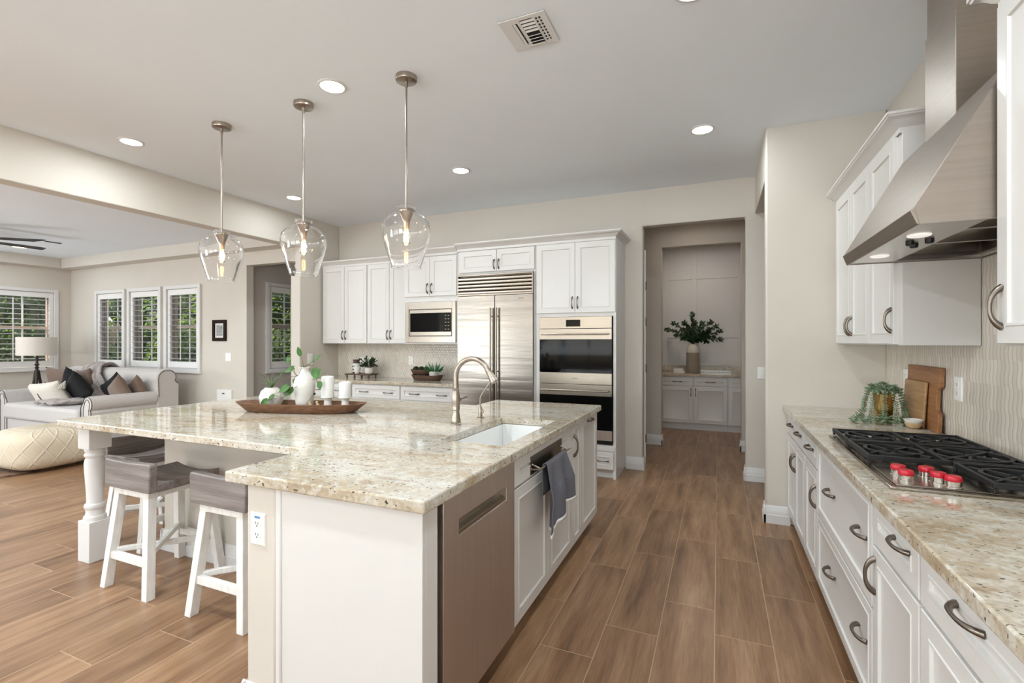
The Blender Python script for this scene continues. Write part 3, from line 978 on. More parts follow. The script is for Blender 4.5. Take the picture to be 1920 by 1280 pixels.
# ---- right hand wall cabinets
frRU = Fr((0.81, 0, 0), (0, 1, 0), (-1, 0, 0))
UG = 'white wall cabinets on the right wall'
uc = cabinet('wall_cabinet', 'white three-door wall cabinet between range hood and passage wall', UG, frRU, 2.855, 4.205, 1.381, 2.42, 0.29,
        [('door', 3.735, 4.165, 1.386, 2.40, [V(3.705 + 0.06, 1.50)]), ('door', 3.325, 3.730, 1.386, 2.40, [V(3.70, 1.50)]), ('door', 2.905, 3.315, 1.386, 2.40, [V(2.935, 1.505)])])
uc['label'] = 'white wall cabinet with three doors beyond the range hood'
MB().box(0.812, 1.098, 2.851, 2.855, 1.383, 2.40).build('end_panel', 'white', uc)
def crown(name, pts, outs, z0, h, proj, parent):
    """cove crown along a polyline; outs are outward (mitred) vectors at each point"""
    prof = [(0, 0), (0.006, 0), (0.010, 0.18), (0.012, 0.30), (0.22, 0.42), (0.45, 0.60), (0.62, 0.70), (0.86, 0.76), (0.92, 0.84), (1.0, 0.86), (1.0, 1.0), (0, 1.0)]
    vs, fs = [], []
    n = len(prof)
    for (x, y), (ox, oy) in zip(pts, outs):
        for (d, z) in prof:
            vs.append((x + ox * d * proj, y + oy * d * proj, z0 + z * h))
    for i in range(len(pts) - 1):
        for k in range(n):
            k2 = (k + 1) % n
            fs.append((i * n + k, i * n + k2, (i + 1) * n + k2, (i + 1) * n + k))
    fs.append(tuple(range(n)))
    fs.append(tuple((len(pts) - 1) * n + k for k in range(n))[::-1])
    return MB().add(vs, fs).build(name, 'white', parent, angle=30)
crown('crown_moulding', [(0.80, 4.205), (0.80, 2.855), (1.10, 2.855)], [(-1, 0), (-1, -1), (0, -1)], 2.40, 0.085, 0.065, uc)
frRN = Fr((0.796, 0, 0), (0, 1, 0), (-1, 0, 0))
un = cabinet('wall_cabinet', 'white wall cabinet cut by the right edge, nearest the camera', UG, frRN, 0.95, 1.925, 1.387, 2.42, 0.302,
        [('door', 1.44, 1.92, 1.392, 2.41, [(1.888, 1.502, 0.12, True)]), ('door', 0.955, 1.436, 1.392, 2.41, [(1.02, 1.502, 0.12, True)])])
crown('crown_moulding', [(1.10, 1.925), (0.782, 1.925), (0.782, 0.95)], [(0, 1), (-1, 1), (-1, 0)], 2.40, 0.085, 0.055, un)

# ---- range hood
hd = thing('range_hood', 'large stainless chimney range hood above the cooktop', 'range hood', (0.84, 2.39, 1.775))
hx, hy0, hy1, hb, ht = 0.572, 1.932, 2.848, 1.777, 1.823
m = MB()
prof = [(hx + 0.016, hb), (hx, ht), (0.81, 2.252), (1.098, 2.252), (1.098, hb)]
# sloped shell with open underside
def shell(y):
    return [Vector((x, y, z)) for x, z in prof]
A, B = shell(hy0), shell(hy1)
vs = A + B
fs = [(1, 2, 7, 6), (2, 3, 8, 7), (3, 4, 9, 8), (0, 4, 3, 2, 1), (5, 6, 7, 8, 9)]
m.add(vs, fs)
m.build('canopy', 'hood', hd, bevel=0.002, angle=20, solid=0.0)
MB().hexa([(hx + 0.014, hy0 - 0.001, hb - 0.001), (hx + 0.022, hy0 - 0.001, hb - 0.001), (hx + 0.022, hy1 + 0.001, hb - 0.001), (hx + 0.014, hy1 + 0.001, hb - 0.001)], [(hx - 0.003, hy0 - 0.001, ht), (hx + 0.010, hy0 - 0.001, ht + 0.004), (hx + 0.010, hy1 + 0.001, ht + 0.004), (hx - 0.003, hy1 + 0.001, ht)]).build('front_band', 'hood', hd, bevel=0.0015)
m = MB()
m.box(hx + 0.020, hx + 0.20, hy0 + 0.006, hy1 - 0.006, hb + 0.004, hb + 0.014)
m.box(hx + 0.20, 1.095, hy0 + 0.006, hy0 + 0.03, hb + 0.004, hb + 0.014)
m.box(hx + 0.20, 1.095, hy1 - 0.03, hy1 - 0.006, hb + 0.004, hb + 0.014)
m.box(1.06, 1.095, hy0 + 0.03, hy1 - 0.03, hb + 0.004, hb + 0.014)
m.build('underside_panel', 'hood_inner', hd)
MB().box(hx + 0.20, 1.06, hy0 + 0.03, hy1 - 0.03, hb + 0.12, hb + 0.125).build('inner_lid', 'hood_inner', hd)
for k in range(3):
    y0 = hy0 + 0.035 + k * 0.283
    m = MB()
    X = Matrix.Translation((0, 0, hb + 0.03)) @ Matrix.Rotation(radians(-8), 4, 'Y') if False else None
    for i in range(9):
        x = hx + 0.215 + i * 0.03
        m.box(x, x + 0.018, y0 + 0.01, y0 + 0.270, hb + 0.035 + i * 0.006, hb + 0.041 + i * 0.006)
    m.box(hx + 0.205, hx + 0.49, y0, y0 + 0.01, hb + 0.03, hb + 0.10)
    m.box(hx + 0.205, hx + 0.49, y0 + 0.270, y0 + 0.28, hb + 0.03, hb + 0.10)
    m.build('baffle_filter', 'hood_inner', hd)
for y in (2.16, 2.62):
    m = MB().lathe([(0.036, 0), (0.034, -0.004), (0.028, -0.006)], (hx + 0.09, y, hb + 0.004), 20)
    m.build('hood_light', 'hood_lamp', hd)
for y, x in ((2.30, 0.105), (2.36, 0.135), (2.27, 0.155)):
    MB().lathe([(0.014, 0.0), (0.014, -0.009), (0.011, -0.014), (0.0, -0.014)], (hx + x, y, hb + 0.004), 16).build('control_knob', 'black', hd)
MB().box(0.80, 1.098, 2.262, 2.545, 2.20, 2.66).build('chimney_lower', 'hood', hd, bevel=0.002)
MB().box(0.805, 1.098, 2.267, 2.540, 2.66, 3.048).build('chimney_upper', 'hood', hd, bevel=0.002)

# ---- gas cooktop
ck = thing('gas_cooktop', 'stainless gas cooktop with black grates and red knobs', 'cooktop', (0.78, 2.42, 0.914))
cx0, cx1, cy0, cy1 = 0.520, 1.045, 1.945, 2.895
m = MB().box(cx0, cx1, cy0, cy1, 0.914, 0.924)
m.box(cx0 + 0.02, cx1 - 0.02, cy0 + 0.02, cy1 - 0.02, 0.924, 0.929)
m.build('base_plate', 'oven_steel', ck, bevel=0.003)
GZ0, GZ1 = 0.944, 0.962
def grate(x0, x1, y0, y1, burners):
    g = MB()
    w = 0.014
    g.box(x0, x1, y0, y0 + w, GZ0, GZ1); g.box(x0, x1, y1 - w, y1, GZ0, GZ1)
    g.box(x0, x0 + w, y0 + w, y1 - w, GZ0, GZ1); g.box(x1 - w, x1, y0 + w, y1 - w, GZ0, GZ1)
    for fx in (x0, x1 - w):
        for fy in (y0, y1 - w):
            g.box(fx + 0.002, fx + w - 0.002, fy + 0.002, fy + w - 0.002, 0.929, GZ0)
    if len(burners) > 1:
        ym = None
        bx = sorted(b[0] for b in burners)
        xm = (bx[0] + bx[1]) / 2
        g.box(xm - w / 2, xm + w / 2, y0 + w, y1 - w, GZ0, GZ1 - 0.001)
    for (bx, by, r) in burners:
        n = 28
        vs, fs = [], []
        for k in range(n):
            a = 2 * pi * k / n
            for rr, z in ((r, GZ0), (r + 0.013, GZ0), (r + 0.013, GZ1), (r, GZ1)):
                vs.append((bx + rr * cos(a), by + rr * sin(a), z))
        for k in range(n):
            k2 = (k + 1) % n
            for i in range(4):
                i2 = (i + 1) % 4
                fs.append((k * 4 + i, k * 4 + i2, k2 * 4 + i2, k2 * 4 + i))
        g.add(vs, fs)
        for q in range(4):
            a = pi / 4 + q * pi / 2
            R = r + 0.005
            # prongs towards the burner and arms out to the corners
            g.bar((bx + R * cos(a), by + R * sin(a), 0.955), (bx + 0.02 * cos(a), by + 0.02 * sin(a), 0.953), 0.011, 0.014)
            ox = (x1 if cos(a) > 0 else x0)
            oy = (y1 if sin(a) > 0 else y0)
            tx = bx + (ox - bx) * 0.96
            ty = by + (oy - by) * 0.96
            if abs(ty - by) > r:
                g.bar((bx + R * cos(a), by + R * sin(a), 0.953), (bx + (R + 0.045) * cos(a), by + (R + 0.045) * sin(a), 0.953), 0.011, 0.014)
    g.build('grate', 'cast_iron', ck, bevel=0.002)
    for (bx, by, r) in burners:
        bm_ = MB().lathe([(r * 0.62, 0.929), (r * 0.62, 0.936), (r * 0.5, 0.940), (r * 0.5, 0.946), (0, 0.947)], (bx, by, 0), 24)
        bm_.build('burner', 'black', ck)
grate(0.532, 1.03, 2.595, 2.885, [(0.655, 2.74, 0.085), (0.905, 2.74, 0.085)])
grate(0.532, 1.03, 2.255, 2.585, [(0.655, 2.42, 0.085), (0.90, 2.42, 0.11)])
grate(0.785, 1.03, 1.958, 2.245, [(0.905, 2.10, 0.085)])
for (x, y) in ((0.585, 2.10), (0.585, 2.025), (0.665, 2.105), (0.675, 2.035), (0.70, 1.995)):
    k = MB().lathe([(0.024, 0.929), (0.024, 0.932), (0.021, 0.933), (0.0215, 0.949), (0.0, 0.949)], (x, y, 0), 28)
    kb = k.build('knob_base', 'chrome', ck)
    r = MB()
    r.lathe([(0.0212, 0.949), (0.0225, 0.951), (0.0220, 0.961), (0.0195, 0.9655), (0, 0.967)], (x, y, 0), 28)
    r.build('knob_cap', 'red', kb)

# ---- island
IG = 'white cabinets on the aisle side of the island'
frI = Fr((-0.87, 0, 0), (0, 1, 0), (1, 0, 0))
SINK = (-1.272, -0.922, 2.053, 2.818)
xs = [-3.784, -1.705, SINK[0], SINK[1], -0.820]
ys = [1.238, 1.640, SINK[2], SINK[3], 3.268, 3.652]
def in_top(x, y):
    if SINK[0] < x < SINK[1] and SINK[2] < y < SINK[3]:
        return False
    if x < -1.705:
        return 1.640 < y < 3.268
    return True
ct = MB().slab(xs, ys, in_top, 0.873, 0.914).build('island_countertop', 'granite', bevel=0.006, segs=3)
tag(ct, 'large speckled cream granite island countertop with undermount sink cutout', 'countertop')
sc = cabinet('sink_cabinet', 'white island sink cabinet behind the hanging grey towel', IG, frI, 2.008, 2.956, 0.092, 0.872, 0.56,
        [('false_drawer_front', 2.012, 2.952, 0.730, 0.868, []), ('door', 2.012, 2.49, 0.095, 0.724, []), ('door', 2.492, 2.952, 0.095, 0.724, [])], toe=1, open_top=0.60)
cabinet('narrow_cabinet', 'narrow white island cabinet with one vertical pull', IG, frI, 2.957, 3.163, 0.092, 0.872, 0.56,
        [('door', 2.96, 3.160, 0.095, 0.868, [(2.985, 0.735, 0.135, True)])], toe=1, fw=0.04)
cabinet('pullout_cabinet', 'white pullout island cabinet at the far end, short pull on top', IG, frI, 3.164, 3.640, 0.092, 0.872, 0.56,
        [('door', 3.168, 3.636, 0.095, 0.868, [H(3.40, 0.838, 0.13)])], toe=1)
# dishwasher
dw = thing('dishwasher', 'stainless dishwasher with pocket handle in the island end', 'dishwasher', (-1.15, 1.70, 0))
MB().box(-1.43, -0.875, 1.395, 2.003, 0.10, 0.868).build('body', 'dw_steel', dw)
MB().box(-1.43, -0.95, 1.395, 2.003, 0.0, 0.10).build('toe_kick', 'black', dw)
frD = Fr((-0.875, 0, 0), (0, 1, 0), (1, 0, 0))
m = MB()
# door front with a recessed pocket: frame of boxes round the pocket
pa0, pa1, pb0, pb1 = 1.497, 1.917, 0.712, 0.770
d0, d1 = 0.0, 0.03
A0, A1, B0, B1 = 1.392, 2.004, 0.092, 0.864
xs2, ys2 = [A0, pa0, pa1, A1], [B0, pb0, pb1, B1]
sl = MB().slab(xs2, ys2, lambda a, b: not (pa0 < a < pa1 and pb0 < b < pb1), d0, d1)
m.v = [frD.p(p.x, p.y, p.z) for p in sl.v]
m.f = sl.f
dd = m.build('door', 'dw_steel', dw, bevel=0.002)
pk = MB()
pk.fbox(frD, pa0, pa1, pb0, pb1, 0.0, 0.003)
pk.fbox(frD, pa0, pa1, pb0, pb0 + 0.016, 0.003, 0.026)
pk.build('pocket_handle', 'oven_steel', dd, bevel=0.001)
# end panel, filler, beige drywall column and knee wall of the island
ip = thing('island_end_panel', 'plain white end panel of the island facing the camera', 'panel', (-1.15, 1.28, 0))
MB().box(-1.444, -0.846, 1.268, 1.288, 0, 0.872).build('panel', 'white', ip, bevel=0.002)
MB().box(-0.872, -0.846, 1.288, 1.356, 0, 0.872).build('filler_stile', 'white', ip, bevel=0.001)
MB().box(-0.895, -0.873, 1.356, 1.390, 0, 0.868).build('shadow_gap', 'dark_gap', ip)
MB().box(-1.472, -1.444, 1.262, 1.29, 0, 0.872).build('corner_trim', 'trim', ip, bevel=0.008)
struct('wall_island', MB().box(-3.450, -1.473, 2.070, 3.20, 0, 0.872), 'wall', 0.012)
struct('wall_island_front', MB().box(-1.622, -1.473, 1.266, 2.070, 0, 0.872), 'wall', 0.012)
base_run('baseboard_island_front', (-3.467, 2.070), (-1.622, 2.070), (0, -1))
base_run('baseboard_island_left', (-3.450, 2.053), (-3.450, 3.20), (-1, 0))
base_run('baseboard_island_column', (-1.639, 1.266), (-1.473, 1.266), (0, -1))
base_run('baseboard_island_column_side', (-1.622, 1.249), (-1.622, 2.05), (-1, 0))
# turned corner post
pt = thing('turned_post', 'white turned wooden post holding the island overhang corner', 'post', (-3.70, 1.80, 0))
px, py, hw = -3.70, 1.80, 0.0625
MB().box(px - hw, px + hw, py - hw, py + hw, 0, 0.255).build('foot_block', 'trim', pt, bevel=0.003)
MB().box(px - hw, px + hw, py - hw, py + hw, 0.715, 0.873).build('head_block', 'trim', pt, bevel=0.003)
prof = [(0.058, 0.255), (0.060, 0.268), (0.058, 0.280), (0.050, 0.288), (0.047, 0.30), (0.047, 0.325), (0.053, 0.332), (0.056, 0.345), (0.053, 0.357), (0.045, 0.364),
        (0.043, 0.38), (0.045, 0.44), (0.050, 0.52), (0.054, 0.58), (0.055, 0.62), (0.052, 0.640), (0.046, 0.652), (0.047, 0.656), (0.054, 0.664), (0.056, 0.672), (0.053, 0.681), (0.046, 0.687), (0.047, 0.690), (0.053, 0.698), (0.054, 0.706), (0.050, 0.715)]
MB().lathe(prof, (px, py, 0), 32).build('turned_shaft', 'trim', pt, angle=30)
# sink
sk = thing('undermount_sink', 'white undermount sink basin set in the island counter', 'sink', (-1.1, 2.43, 0.66))
m = MB()
x0, x1, y0, y1 = SINK
zb, ztp, t = 0.675, 0.872, 0.012
m.box(x0 - t, x1 + t, y0 - t, y1 + t, zb - t, zb)
m.box(x0 - t, x0, y0 - t, y1 + t, zb, ztp); m.box(x1, x1 + t, y0 - t, y1 + t, zb, ztp)
m.box(x0, x1, y0 - t, y0, zb, ztp); m.box(x0, x1, y1, y1 + t, zb, ztp)
m.build('basin', 'sink', sk, bevel=0.003)
MB().lathe([(0.045, zb), (0.045, zb + 0.003), (0.03, zb + 0.004), (0, zb + 0.002)], ((x0 + x1) / 2, (y0 + y1) / 2, 0), 24).build('drain', 'chrome', sk)
# faucet
fc = thing('kitchen_faucet', 'tall gooseneck pull-down faucet in brushed nickel at the sink', 'faucet', (-1.408, 2.458, 0.914))
fx, fy = -1.408, 2.458
prof = [(0.031, 0.914), (0.031, 0.920), (0.027, 0.924), (0.0275, 0.930), (0.029, 0.936), (0.024, 0.955), (0.0205, 0.985), (0.0205, 1.000), (0.0225, 1.003), (0.0225, 1.012), (0.0215, 1.016), (0.024, 1.04), (0.0245, 1.065), (0.021, 1.095), (0.0175, 1.112), (0.020, 1.117), (0.020, 1.124), (0.0165, 1.128), (0.0165, 1.14)]
MB().lathe(prof, (fx, fy, 0), 28).build('body', 'nickel', fc, angle=30)
R = 0.108
path = [(fx, fy, 1.13), (fx, fy, 1.18)]
for i in range(17):
    a = pi - i * radians(152) / 16
    path.append((fx + R + R * cos(a), fy, 1.193 + R * sin(a)))
MB().tube(path, 0.0145, 14).build('gooseneck', 'nickel', fc, angle=50)
e = Vector(path[-1]); dr = (e - Vector(path[-2])).normalized()
m = MB()
hp = [e, e + dr * 0.008, e + dr * 0.012, e + dr * 0.03, e + dr * 0.075, e + dr * 0.084, e + dr * 0.088]
m.tube(hp, [0.0145, 0.0175, 0.0165, 0.0175, 0.0245, 0.0255, 0.022], 18)
m.build('spray_head', 'nickel', fc, angle=40)
m = MB().tube([(fx, fy + 0.018, 1.058), (fx, fy + 0.045, 1.058)], [0.016, 0.013], 14)
m.tube([(fx, fy + 0.045, 1.058), (fx, fy + 0.08, 1.060), (fx, fy + 0.118, 1.063), (fx, fy + 0.128, 1.064)], [0.0065, 0.0055, 0.0085, 0.006], 12)
m.build('lever_handle', 'nickel', fc, angle=40)
# filtered water tap
wt = thing('water_tap', 'small slim filtered water tap beside the tall faucet', 'tap', (-1.393, 2.742, 0.914))
wx, wy = -1.393, 2.742
MB().lathe([(0.024, 0.914), (0.024, 0.917), (0.013, 0.920), (0.0135, 0.95), (0.0125, 0.972), (0.008, 0.985), (0.005, 0.987)], (wx, wy, 0), 20).build('body', 'nickel', wt, angle=30)
pth = spline([(wx, wy, 0.98), (wx, wy, 1.035), (wx + 0.008, wy, 1.058), (wx + 0.055, wy, 1.125), (wx + 0.09, wy, 1.165), (wx + 0.115, wy, 1.170), (wx + 0.125, wy, 1.150)], 6)
MB().tube(pth, 0.0048, 10).build('spout', 'nickel', wt, angle=60)
MB().bar((wx + 0.012, wy, 0.972), (wx + 0.018, wy, 0.945), 0.012, 0.010).build('lever', 'nickel', wt, bevel=0.003)
# towel bar on the false drawer front
tb = thing('towel_bar', 'steel towel bar with back plate on the island sink front', 'towel bar', (-0.85, 2.465, 0.78))
MB().box(-0.850, -0.846, 2.213, 2.720, 0.742, 0.832).build('back_plate', 'nickel_dark', tb)
m = MB().tube([(-0.802, 2.218, 0.772), (-0.802, 2.716, 0.772)], 0.006, 12)
for y in (2.235, 2.70):
    m.tube([(-0.847, y, 0.790), (-0.800, y, 0.772)], 0.005, 10)
    m.tube([(-0.847, y, 0.766), (-0.800, y, 0.772)], 0.005, 10)
m.build('bar', 'nickel', tb, angle=50)
# towel
tw = thing('dish_towel', 'charcoal dish towel with white hem hanging on the island bar', 'towel', (-0.8, 2.46, 0.44))
def sstep(a, b, t):
    k = max(0.0, min(1.0, (t - a) / (b - a)))
    return k * k * (3 - 2 * k)
def towel_pt(u, v):
    # v 0 back bottom .. 0.3 over the bar .. 1 front bottom; three soft hanging folds
    t = u
    f = max(0.0, (v - 0.36) / 0.64)
    y = 2.462 - 0.015 * f + (t - 0.5) * (0.33 + 0.11 * f) + 0.030 * f * sin(2 * pi * 2.0 * t)
    zend = 0.437 + 0.030 * sstep(0.36, 0.40, t) + 0.045 * sstep(0.70, 0.74, t)
    if v < 0.28:
        z = 0.62 + (0.772 - 0.62) * (v / 0.28)
        x = -0.8155
    elif v < 0.36:
        a = pi - (v - 0.28) / 0.08 * pi
        x = -0.802 + 0.0125 * cos(a)
        z = 0.772 + 0.0125 * sin(a)
    else:
        z = 0.772 + (zend - 0.772) * f
        x = -0.789 + min(1, f * 2.0) * (0.020 + 0.022 * cos(2 * pi * 2.0 * t))
        x = max(x, -0.797)
    return (x, y, z)
MB().grid(towel_pt, 64, 44).build('cloth', 'towel', tw, solid=0.004, fix=False, angle=80)
def hem_pt(u, v):
    p = Vector(towel_pt(u, 0.965 + 0.035 * v))
    return p + Vector((0.0005, 0, 0))
MB().grid(hem_pt, 64, 2).build('hem', 'outlet', tw, solid=0.0075, fix=False, angle=80)
# outlet on the island column
def outlet(name, label, group, fr, a, b, w=0.076, h=0.118, kind='outlet', gfci=False):
    t = thing(name, label, 'outlet' if kind == 'outlet' else 'switch', fr.p(a, b, 0), group)
    MB().panel(fr, a - w / 2, a + w / 2, b - h / 2, b + h / 2, rings=[(0, 0), (0, 0.002), (0.003, 0.006), (0.006, 0.0065)]).build('cover_plate', 'outlet', t, angle=20)
    if kind == 'outlet':
        for s in (-1, 1):
            zc = b + s * 0.0205
            f = MB().fbox(fr, a - 0.016, a + 0.016, zc - 0.0145, zc + 0.0145, 0.006, 0.0085).build('receptacle', 'outlet', t, bevel=0.002)
            sl = MB()
            sl.fbox(fr, a - 0.0075, a - 0.0050, zc - 0.002, zc + 0.008, 0.0083, 0.0089)
            sl.fbox(fr, a + 0.0050, a + 0.0075, zc - 0.002, zc + 0.007, 0.0083, 0.0089)
            sl.fbox(fr, a - 0.0025, a + 0.0025, zc - 0.010, zc - 0.005, 0.0083, 0.0089)
            sl.build('slots', 'slot', f)
        if gfci:
            MB().fbox(fr, a - 0.014, a + 0.014, b + 0.040, b + 0.048, 0.006, 0.0075).build('sticker', 'blue', t)
    else:
        n = max(1, int(round(w / 0.05)) - 1) if w > 0.09 else 1
        for i in range(n):
            ac = a + (i - (n - 1) / 2) * 0.046
            MB().fbox(fr, ac - 0.0165, ac + 0.0165, b - 0.033, b + 0.033, 0.006, 0.0095).build('rocker', 'outlet', t, bevel=0.002)
    return t
frCol = Fr((0, 1.266, 0), (1, 0, 0), (0, -1, 0))
outlet('wall_outlet', 'white outlet on the beige island column beside the stool', None, frCol, -1.558, 0.710, gfci=True)

# ------------------------------------------------------------------ back run
BG = 'white wall cabinets on the back wall'
frU = Fr((0, 5.08, 0), (1, 0, 0), (0, -1, 0))
frT = Fr((0, 4.89, 0), (1, 0, 0), (0, -1, 0))
def top_panel(parent, fr, a0, a1, z0, z1, d=0.001):
    MB().fbox(fr, a0, a1, z0, z1, -0.02, d).build('frieze', 'white', parent)
c1 = cabinet('wall_cabinet', 'white two-door wall cabinet in the corner beside the beige wall stub', BG, frU, -4.998, -4.238, 1.371, 2.42, 0.30,
        [('door', -4.994, -4.617, 1.376, 2.405, [(-4.642, 1.485, 0.11, True)]), ('door', -4.615, -4.241, 1.376, 2.405, [(-4.59, 1.485, 0.11, True)])])
c2 = cabinet('wall_cabinet', 'white two-door wall cabinet left of the microwave', BG, frU, -4.236, -3.522, 1.371, 2.42, 0.30,
        [('door', -4.233, -3.880, 1.376, 2.405, [(-3.905, 1.485, 0.11, True)]), ('door', -3.877, -3.525, 1.376, 2.405, [(-3.852, 1.485, 0.11, True)])])
crown('crown_moulding', [(-4.998, 5.06), (-4.238, 5.06)], [(0, -1), (0, -1)], 2.405, 0.08, 0.055, c1)
crown('crown_moulding', [(-4.237, 5.06), (-3.522, 5.06)], [(0, -1), (0, -1)], 2.405, 0.08, 0.055, c2)
# microwave tower
mc = thing('microwave_cabinet', 'white cabinet holding the microwave, two short doors above', 'cabinet', (-3.147, 5.13, 1.371), BG)
m = MB()
X0, X1 = -3.520, -2.777
m.fbox(frT, X0, X1, 1.92, 2.42, -0.49, 0)
m.fbox(frT, X0, X0 + 0.018, 1.372, 1.92, -0.49, 0)
m.fbox(frT, X1 - 0.018, X1, 1.372, 1.92, -0.49, 0)
m.fbox(frT, X0 + 0.018, X1 - 0.018, 1.372, 1.385, -0.49, 0)
m.fbox(frT, X0, X1, 1.872, 1.92, -0.49, 0.001)
m.build('body', 'white', mc, bevel=0.001)
for (a0, a1, ha) in ((-3.510, -3.150, -3.178), (-3.147, -2.785, -3.120)):
    d = MB().panel(frT, a0, a1, 1.938, 2.405, fw=0.05).build('door', 'white', mc, angle=30)
    pull(frT, ha, 2.03, 0.11, True, d)
crown('crown_moulding', [(-3.521, 4.87), (-2.777, 4.87)], [(0, -1), (0, -1)], 2.415, 0.08, 0.055, mc)
mw = thing('microwave', 'built-in stainless microwave with black window under short white doors', 'microwave', (-3.147, 5.0, 1.388))
a0, a1, b0, b1 = -3.500, -2.797, 1.387, 1.870
MB().fbox(frT, a0, a1, b0, b1, -0.40, -0.002).build('body', 'oven_steel', mw)
ia0, ia1, ib0, ib1 = a0 + 0.055, a1 - 0.048, b0 + 0.075, b1 - 0.085
s = MB()
for q in ((a0, ia0, b0, b1), (ia1, a1, b0, b1), (ia0, ia1, b0, ib0), (ia0, ia1, ib1, b1)):
    s.fbox(frT, q[0], q[1], q[2], q[3], -0.002, 0.018)
s.build('trim_kit', 'oven_steel', mw, bevel=0.0015)
MB().fbox(frT, ia0, ia1, ib0, ib1, -0.002, 0.002).build('gap', 'black', mw)
f = MB().fbox(frT, ia0 + 0.008, ia1 - 0.008, ib0 + 0.006, ib1 - 0.006, 0.0, 0.016).build('door', 'oven_steel', mw, bevel=0.002)
MB().fbox(frT, ia0 + 0.02, ia1 - 0.012, ib0 + 0.052, ib1 - 0.046, 0.0155, 0.0185).build('window_glass', 'black_glass', f)
kp = MB()
for i in range(5):
    for j_ in range(2):
        kp.fbox(frT, ia1 - 0.095 + j_ * 0.04, ia1 - 0.075 + j_ * 0.04, ib0 + 0.08 + i * 0.04, ib0 + 0.086 + i * 0.04, 0.0186, 0.0190)
kp.build('keypad', 'nickel_dark', f)
MB().fbox(frT, ia1 - 0.13, ia1 - 0.016, ib0 + 0.012, ib0 + 0.044, 0.0155, 0.0172).build('open_button', 'oven_steel', f)
MB().lathe([(0.008, 0), (0.008, 0.001), (0, 0.001)], (0, 0, 0), 14, X=Matrix.Translation(frT.p(ia0 + 0.03, ib0 + 0.026, 0.016)) @ Matrix.Rotation(pi / 2, 4, 'X')).build('badge', 'nickel_dark', f)
# fridge with its cabinet above
fg = thing('refrigerator', 'tall stainless built-in refrigerator with louvred grille on top', 'refrigerator', (-2.29, 5.1, 0))
FA0, FA1, FS = -2.758, -1.830, -2.283
MB().fbox(frT, FA0, FA1, 0.10, 2.155, -0.49, 0.0).build('body', 'nickel_dark', fg)
MB().fbox(frT, FA0, FA1, 0.0, 0.10, -0.49, -0.05).build('toe_kick', 'black', fg)
for (p0, p1, hx_) in ((FA0, FS - 0.0025, FS - 0.036), (FS + 0.0025, FA1, FS + 0.036)):
    d = MB().fbox(frT, p0, p1, 0.11, 1.915, 0.002, 0.045).build('door', 'fridge', fg, bevel=0.003)
    h = MB().tube([frT.p(hx_, 0.36, 0.085), frT.p(hx_, 1.775, 0.085)], 0.011, 14)
    for z in (0.46, 1.07, 1.68):
        h.tube([frT.p(hx_, z, 0.044), frT.p(hx_, z, 0.085)], 0.007, 10)
    h.build('handle', 'nickel', d, angle=50)
g = MB()
g.fbox(frT, FA0, FA1, 1.918, 1.934, 0.002, 0.045)
g.fbox(frT, FA0, FA1, 2.142, 2.157, 0.002, 0.045)
g.fbox(frT, FA0, FA0 + 0.012, 1.934, 2.142, 0.002, 0.045)
g.fbox(frT, FA1 - 0.012, FA1, 1.934, 2.142, 0.002, 0.045)
gr = g.build('grille_frame', 'oven_steel', fg, bevel=0.001)
for i in range(5):
    z = 1.946 + i * 0.0395
    sl = MB().prism([(0.004, 0.006), (0.043, -0.012), (0.045, -0.008), (0.045, 0.014), (0.040, 0.018), (0.008, 0.030)], lambda q, e: frT.p(e, z + q[1], q[0]), FA0 + 0.012, FA1 - 0.012)
    sl.build('louver', 'oven_steel', gr, angle=30)
MB().fbox(frT, -2.0, -1.935, 1.868, 1.878, 0.0445, 0.047).build('badge', 'nickel_dark', fg)
fcab = cabinet('fridge_cabinet', 'white cabinet with two low doors above the refrigerator', BG, frT, -2.775, -1.812, 2.165, 2.45, 0.49,
        [('door', -2.745, -2.274, 2.185, 2.43, [(-2.300, 2.265, 0.10, True)]), ('door', -2.271, -1.822, 2.185, 2.43, [(-2.245, 2.265, 0.10, True)])])
MB().fbox(frT, -2.775, -2.760, 0, 2.165, -0.49, 0.01).build('side_panel', 'white', fcab)
MB().fbox(frT, -1.828, -1.812, 0, 2.165, -0.49, 0.01).build('side_panel', 'white', fcab)
crown('crown_moulding', [(-2.776, 4.87), (-1.8115, 4.87)], [(0, -1), (0, -1)], 2.435, 0.085, 0.06, fcab)
# oven tower
oc = thing('oven_cabinet', 'tall white cabinet around the double oven beside the hall opening', 'cabinet', (-1.37, 5.13, 0), BG)
OA0, OA1 = -1.810, -0.948
m = MB()
m.fbox(frT, OA0, OA1, 1.66, 2.45, -0.49, 0)
m.fbox(frT, OA0, OA0 + 0.045, 0.0, 1.66, -0.49, 0)
m.fbox(frT, OA1 - 0.030, OA1, 0.0, 1.66, -0.49, 0)
m.fbox(frT, OA0 + 0.045, OA1 - 0.030, 0.09, 0.345, -0.49, 0)
m.build('body', 'white', oc, bevel=0.0015)
MB().fbox(frT, OA0 + 0.045, OA1 - 0.030, 0, 0.09, -0.49, -0.06).build('toe_kick', 'white', oc)
for (p0, p1, ha) in ((-1.800, -1.373, -1.400), (-1.370, -0.955, -1.343)):
    d = MB().panel(frT, p0, p1, 1.70, 2.432, fw=0.052).build('door', 'white', oc, angle=30)
    pull(frT, ha, 1.805, 0.115, True, d)
d = MB().panel(frT, -1.75, -0.972, 0.10, 0.268, fw=0.035).build('drawer', 'white', oc, angle=30)
pull(frT, -1.36, 0.185, 0.13, False, d)
pull(frT, -1.08, 0.185, 0.11, False, d)
MB().fbox(frT, -1.79, -0.96, 0.285, 0.325, 0.0, 0.012).build('rail', 'white', oc, bevel=0.002)
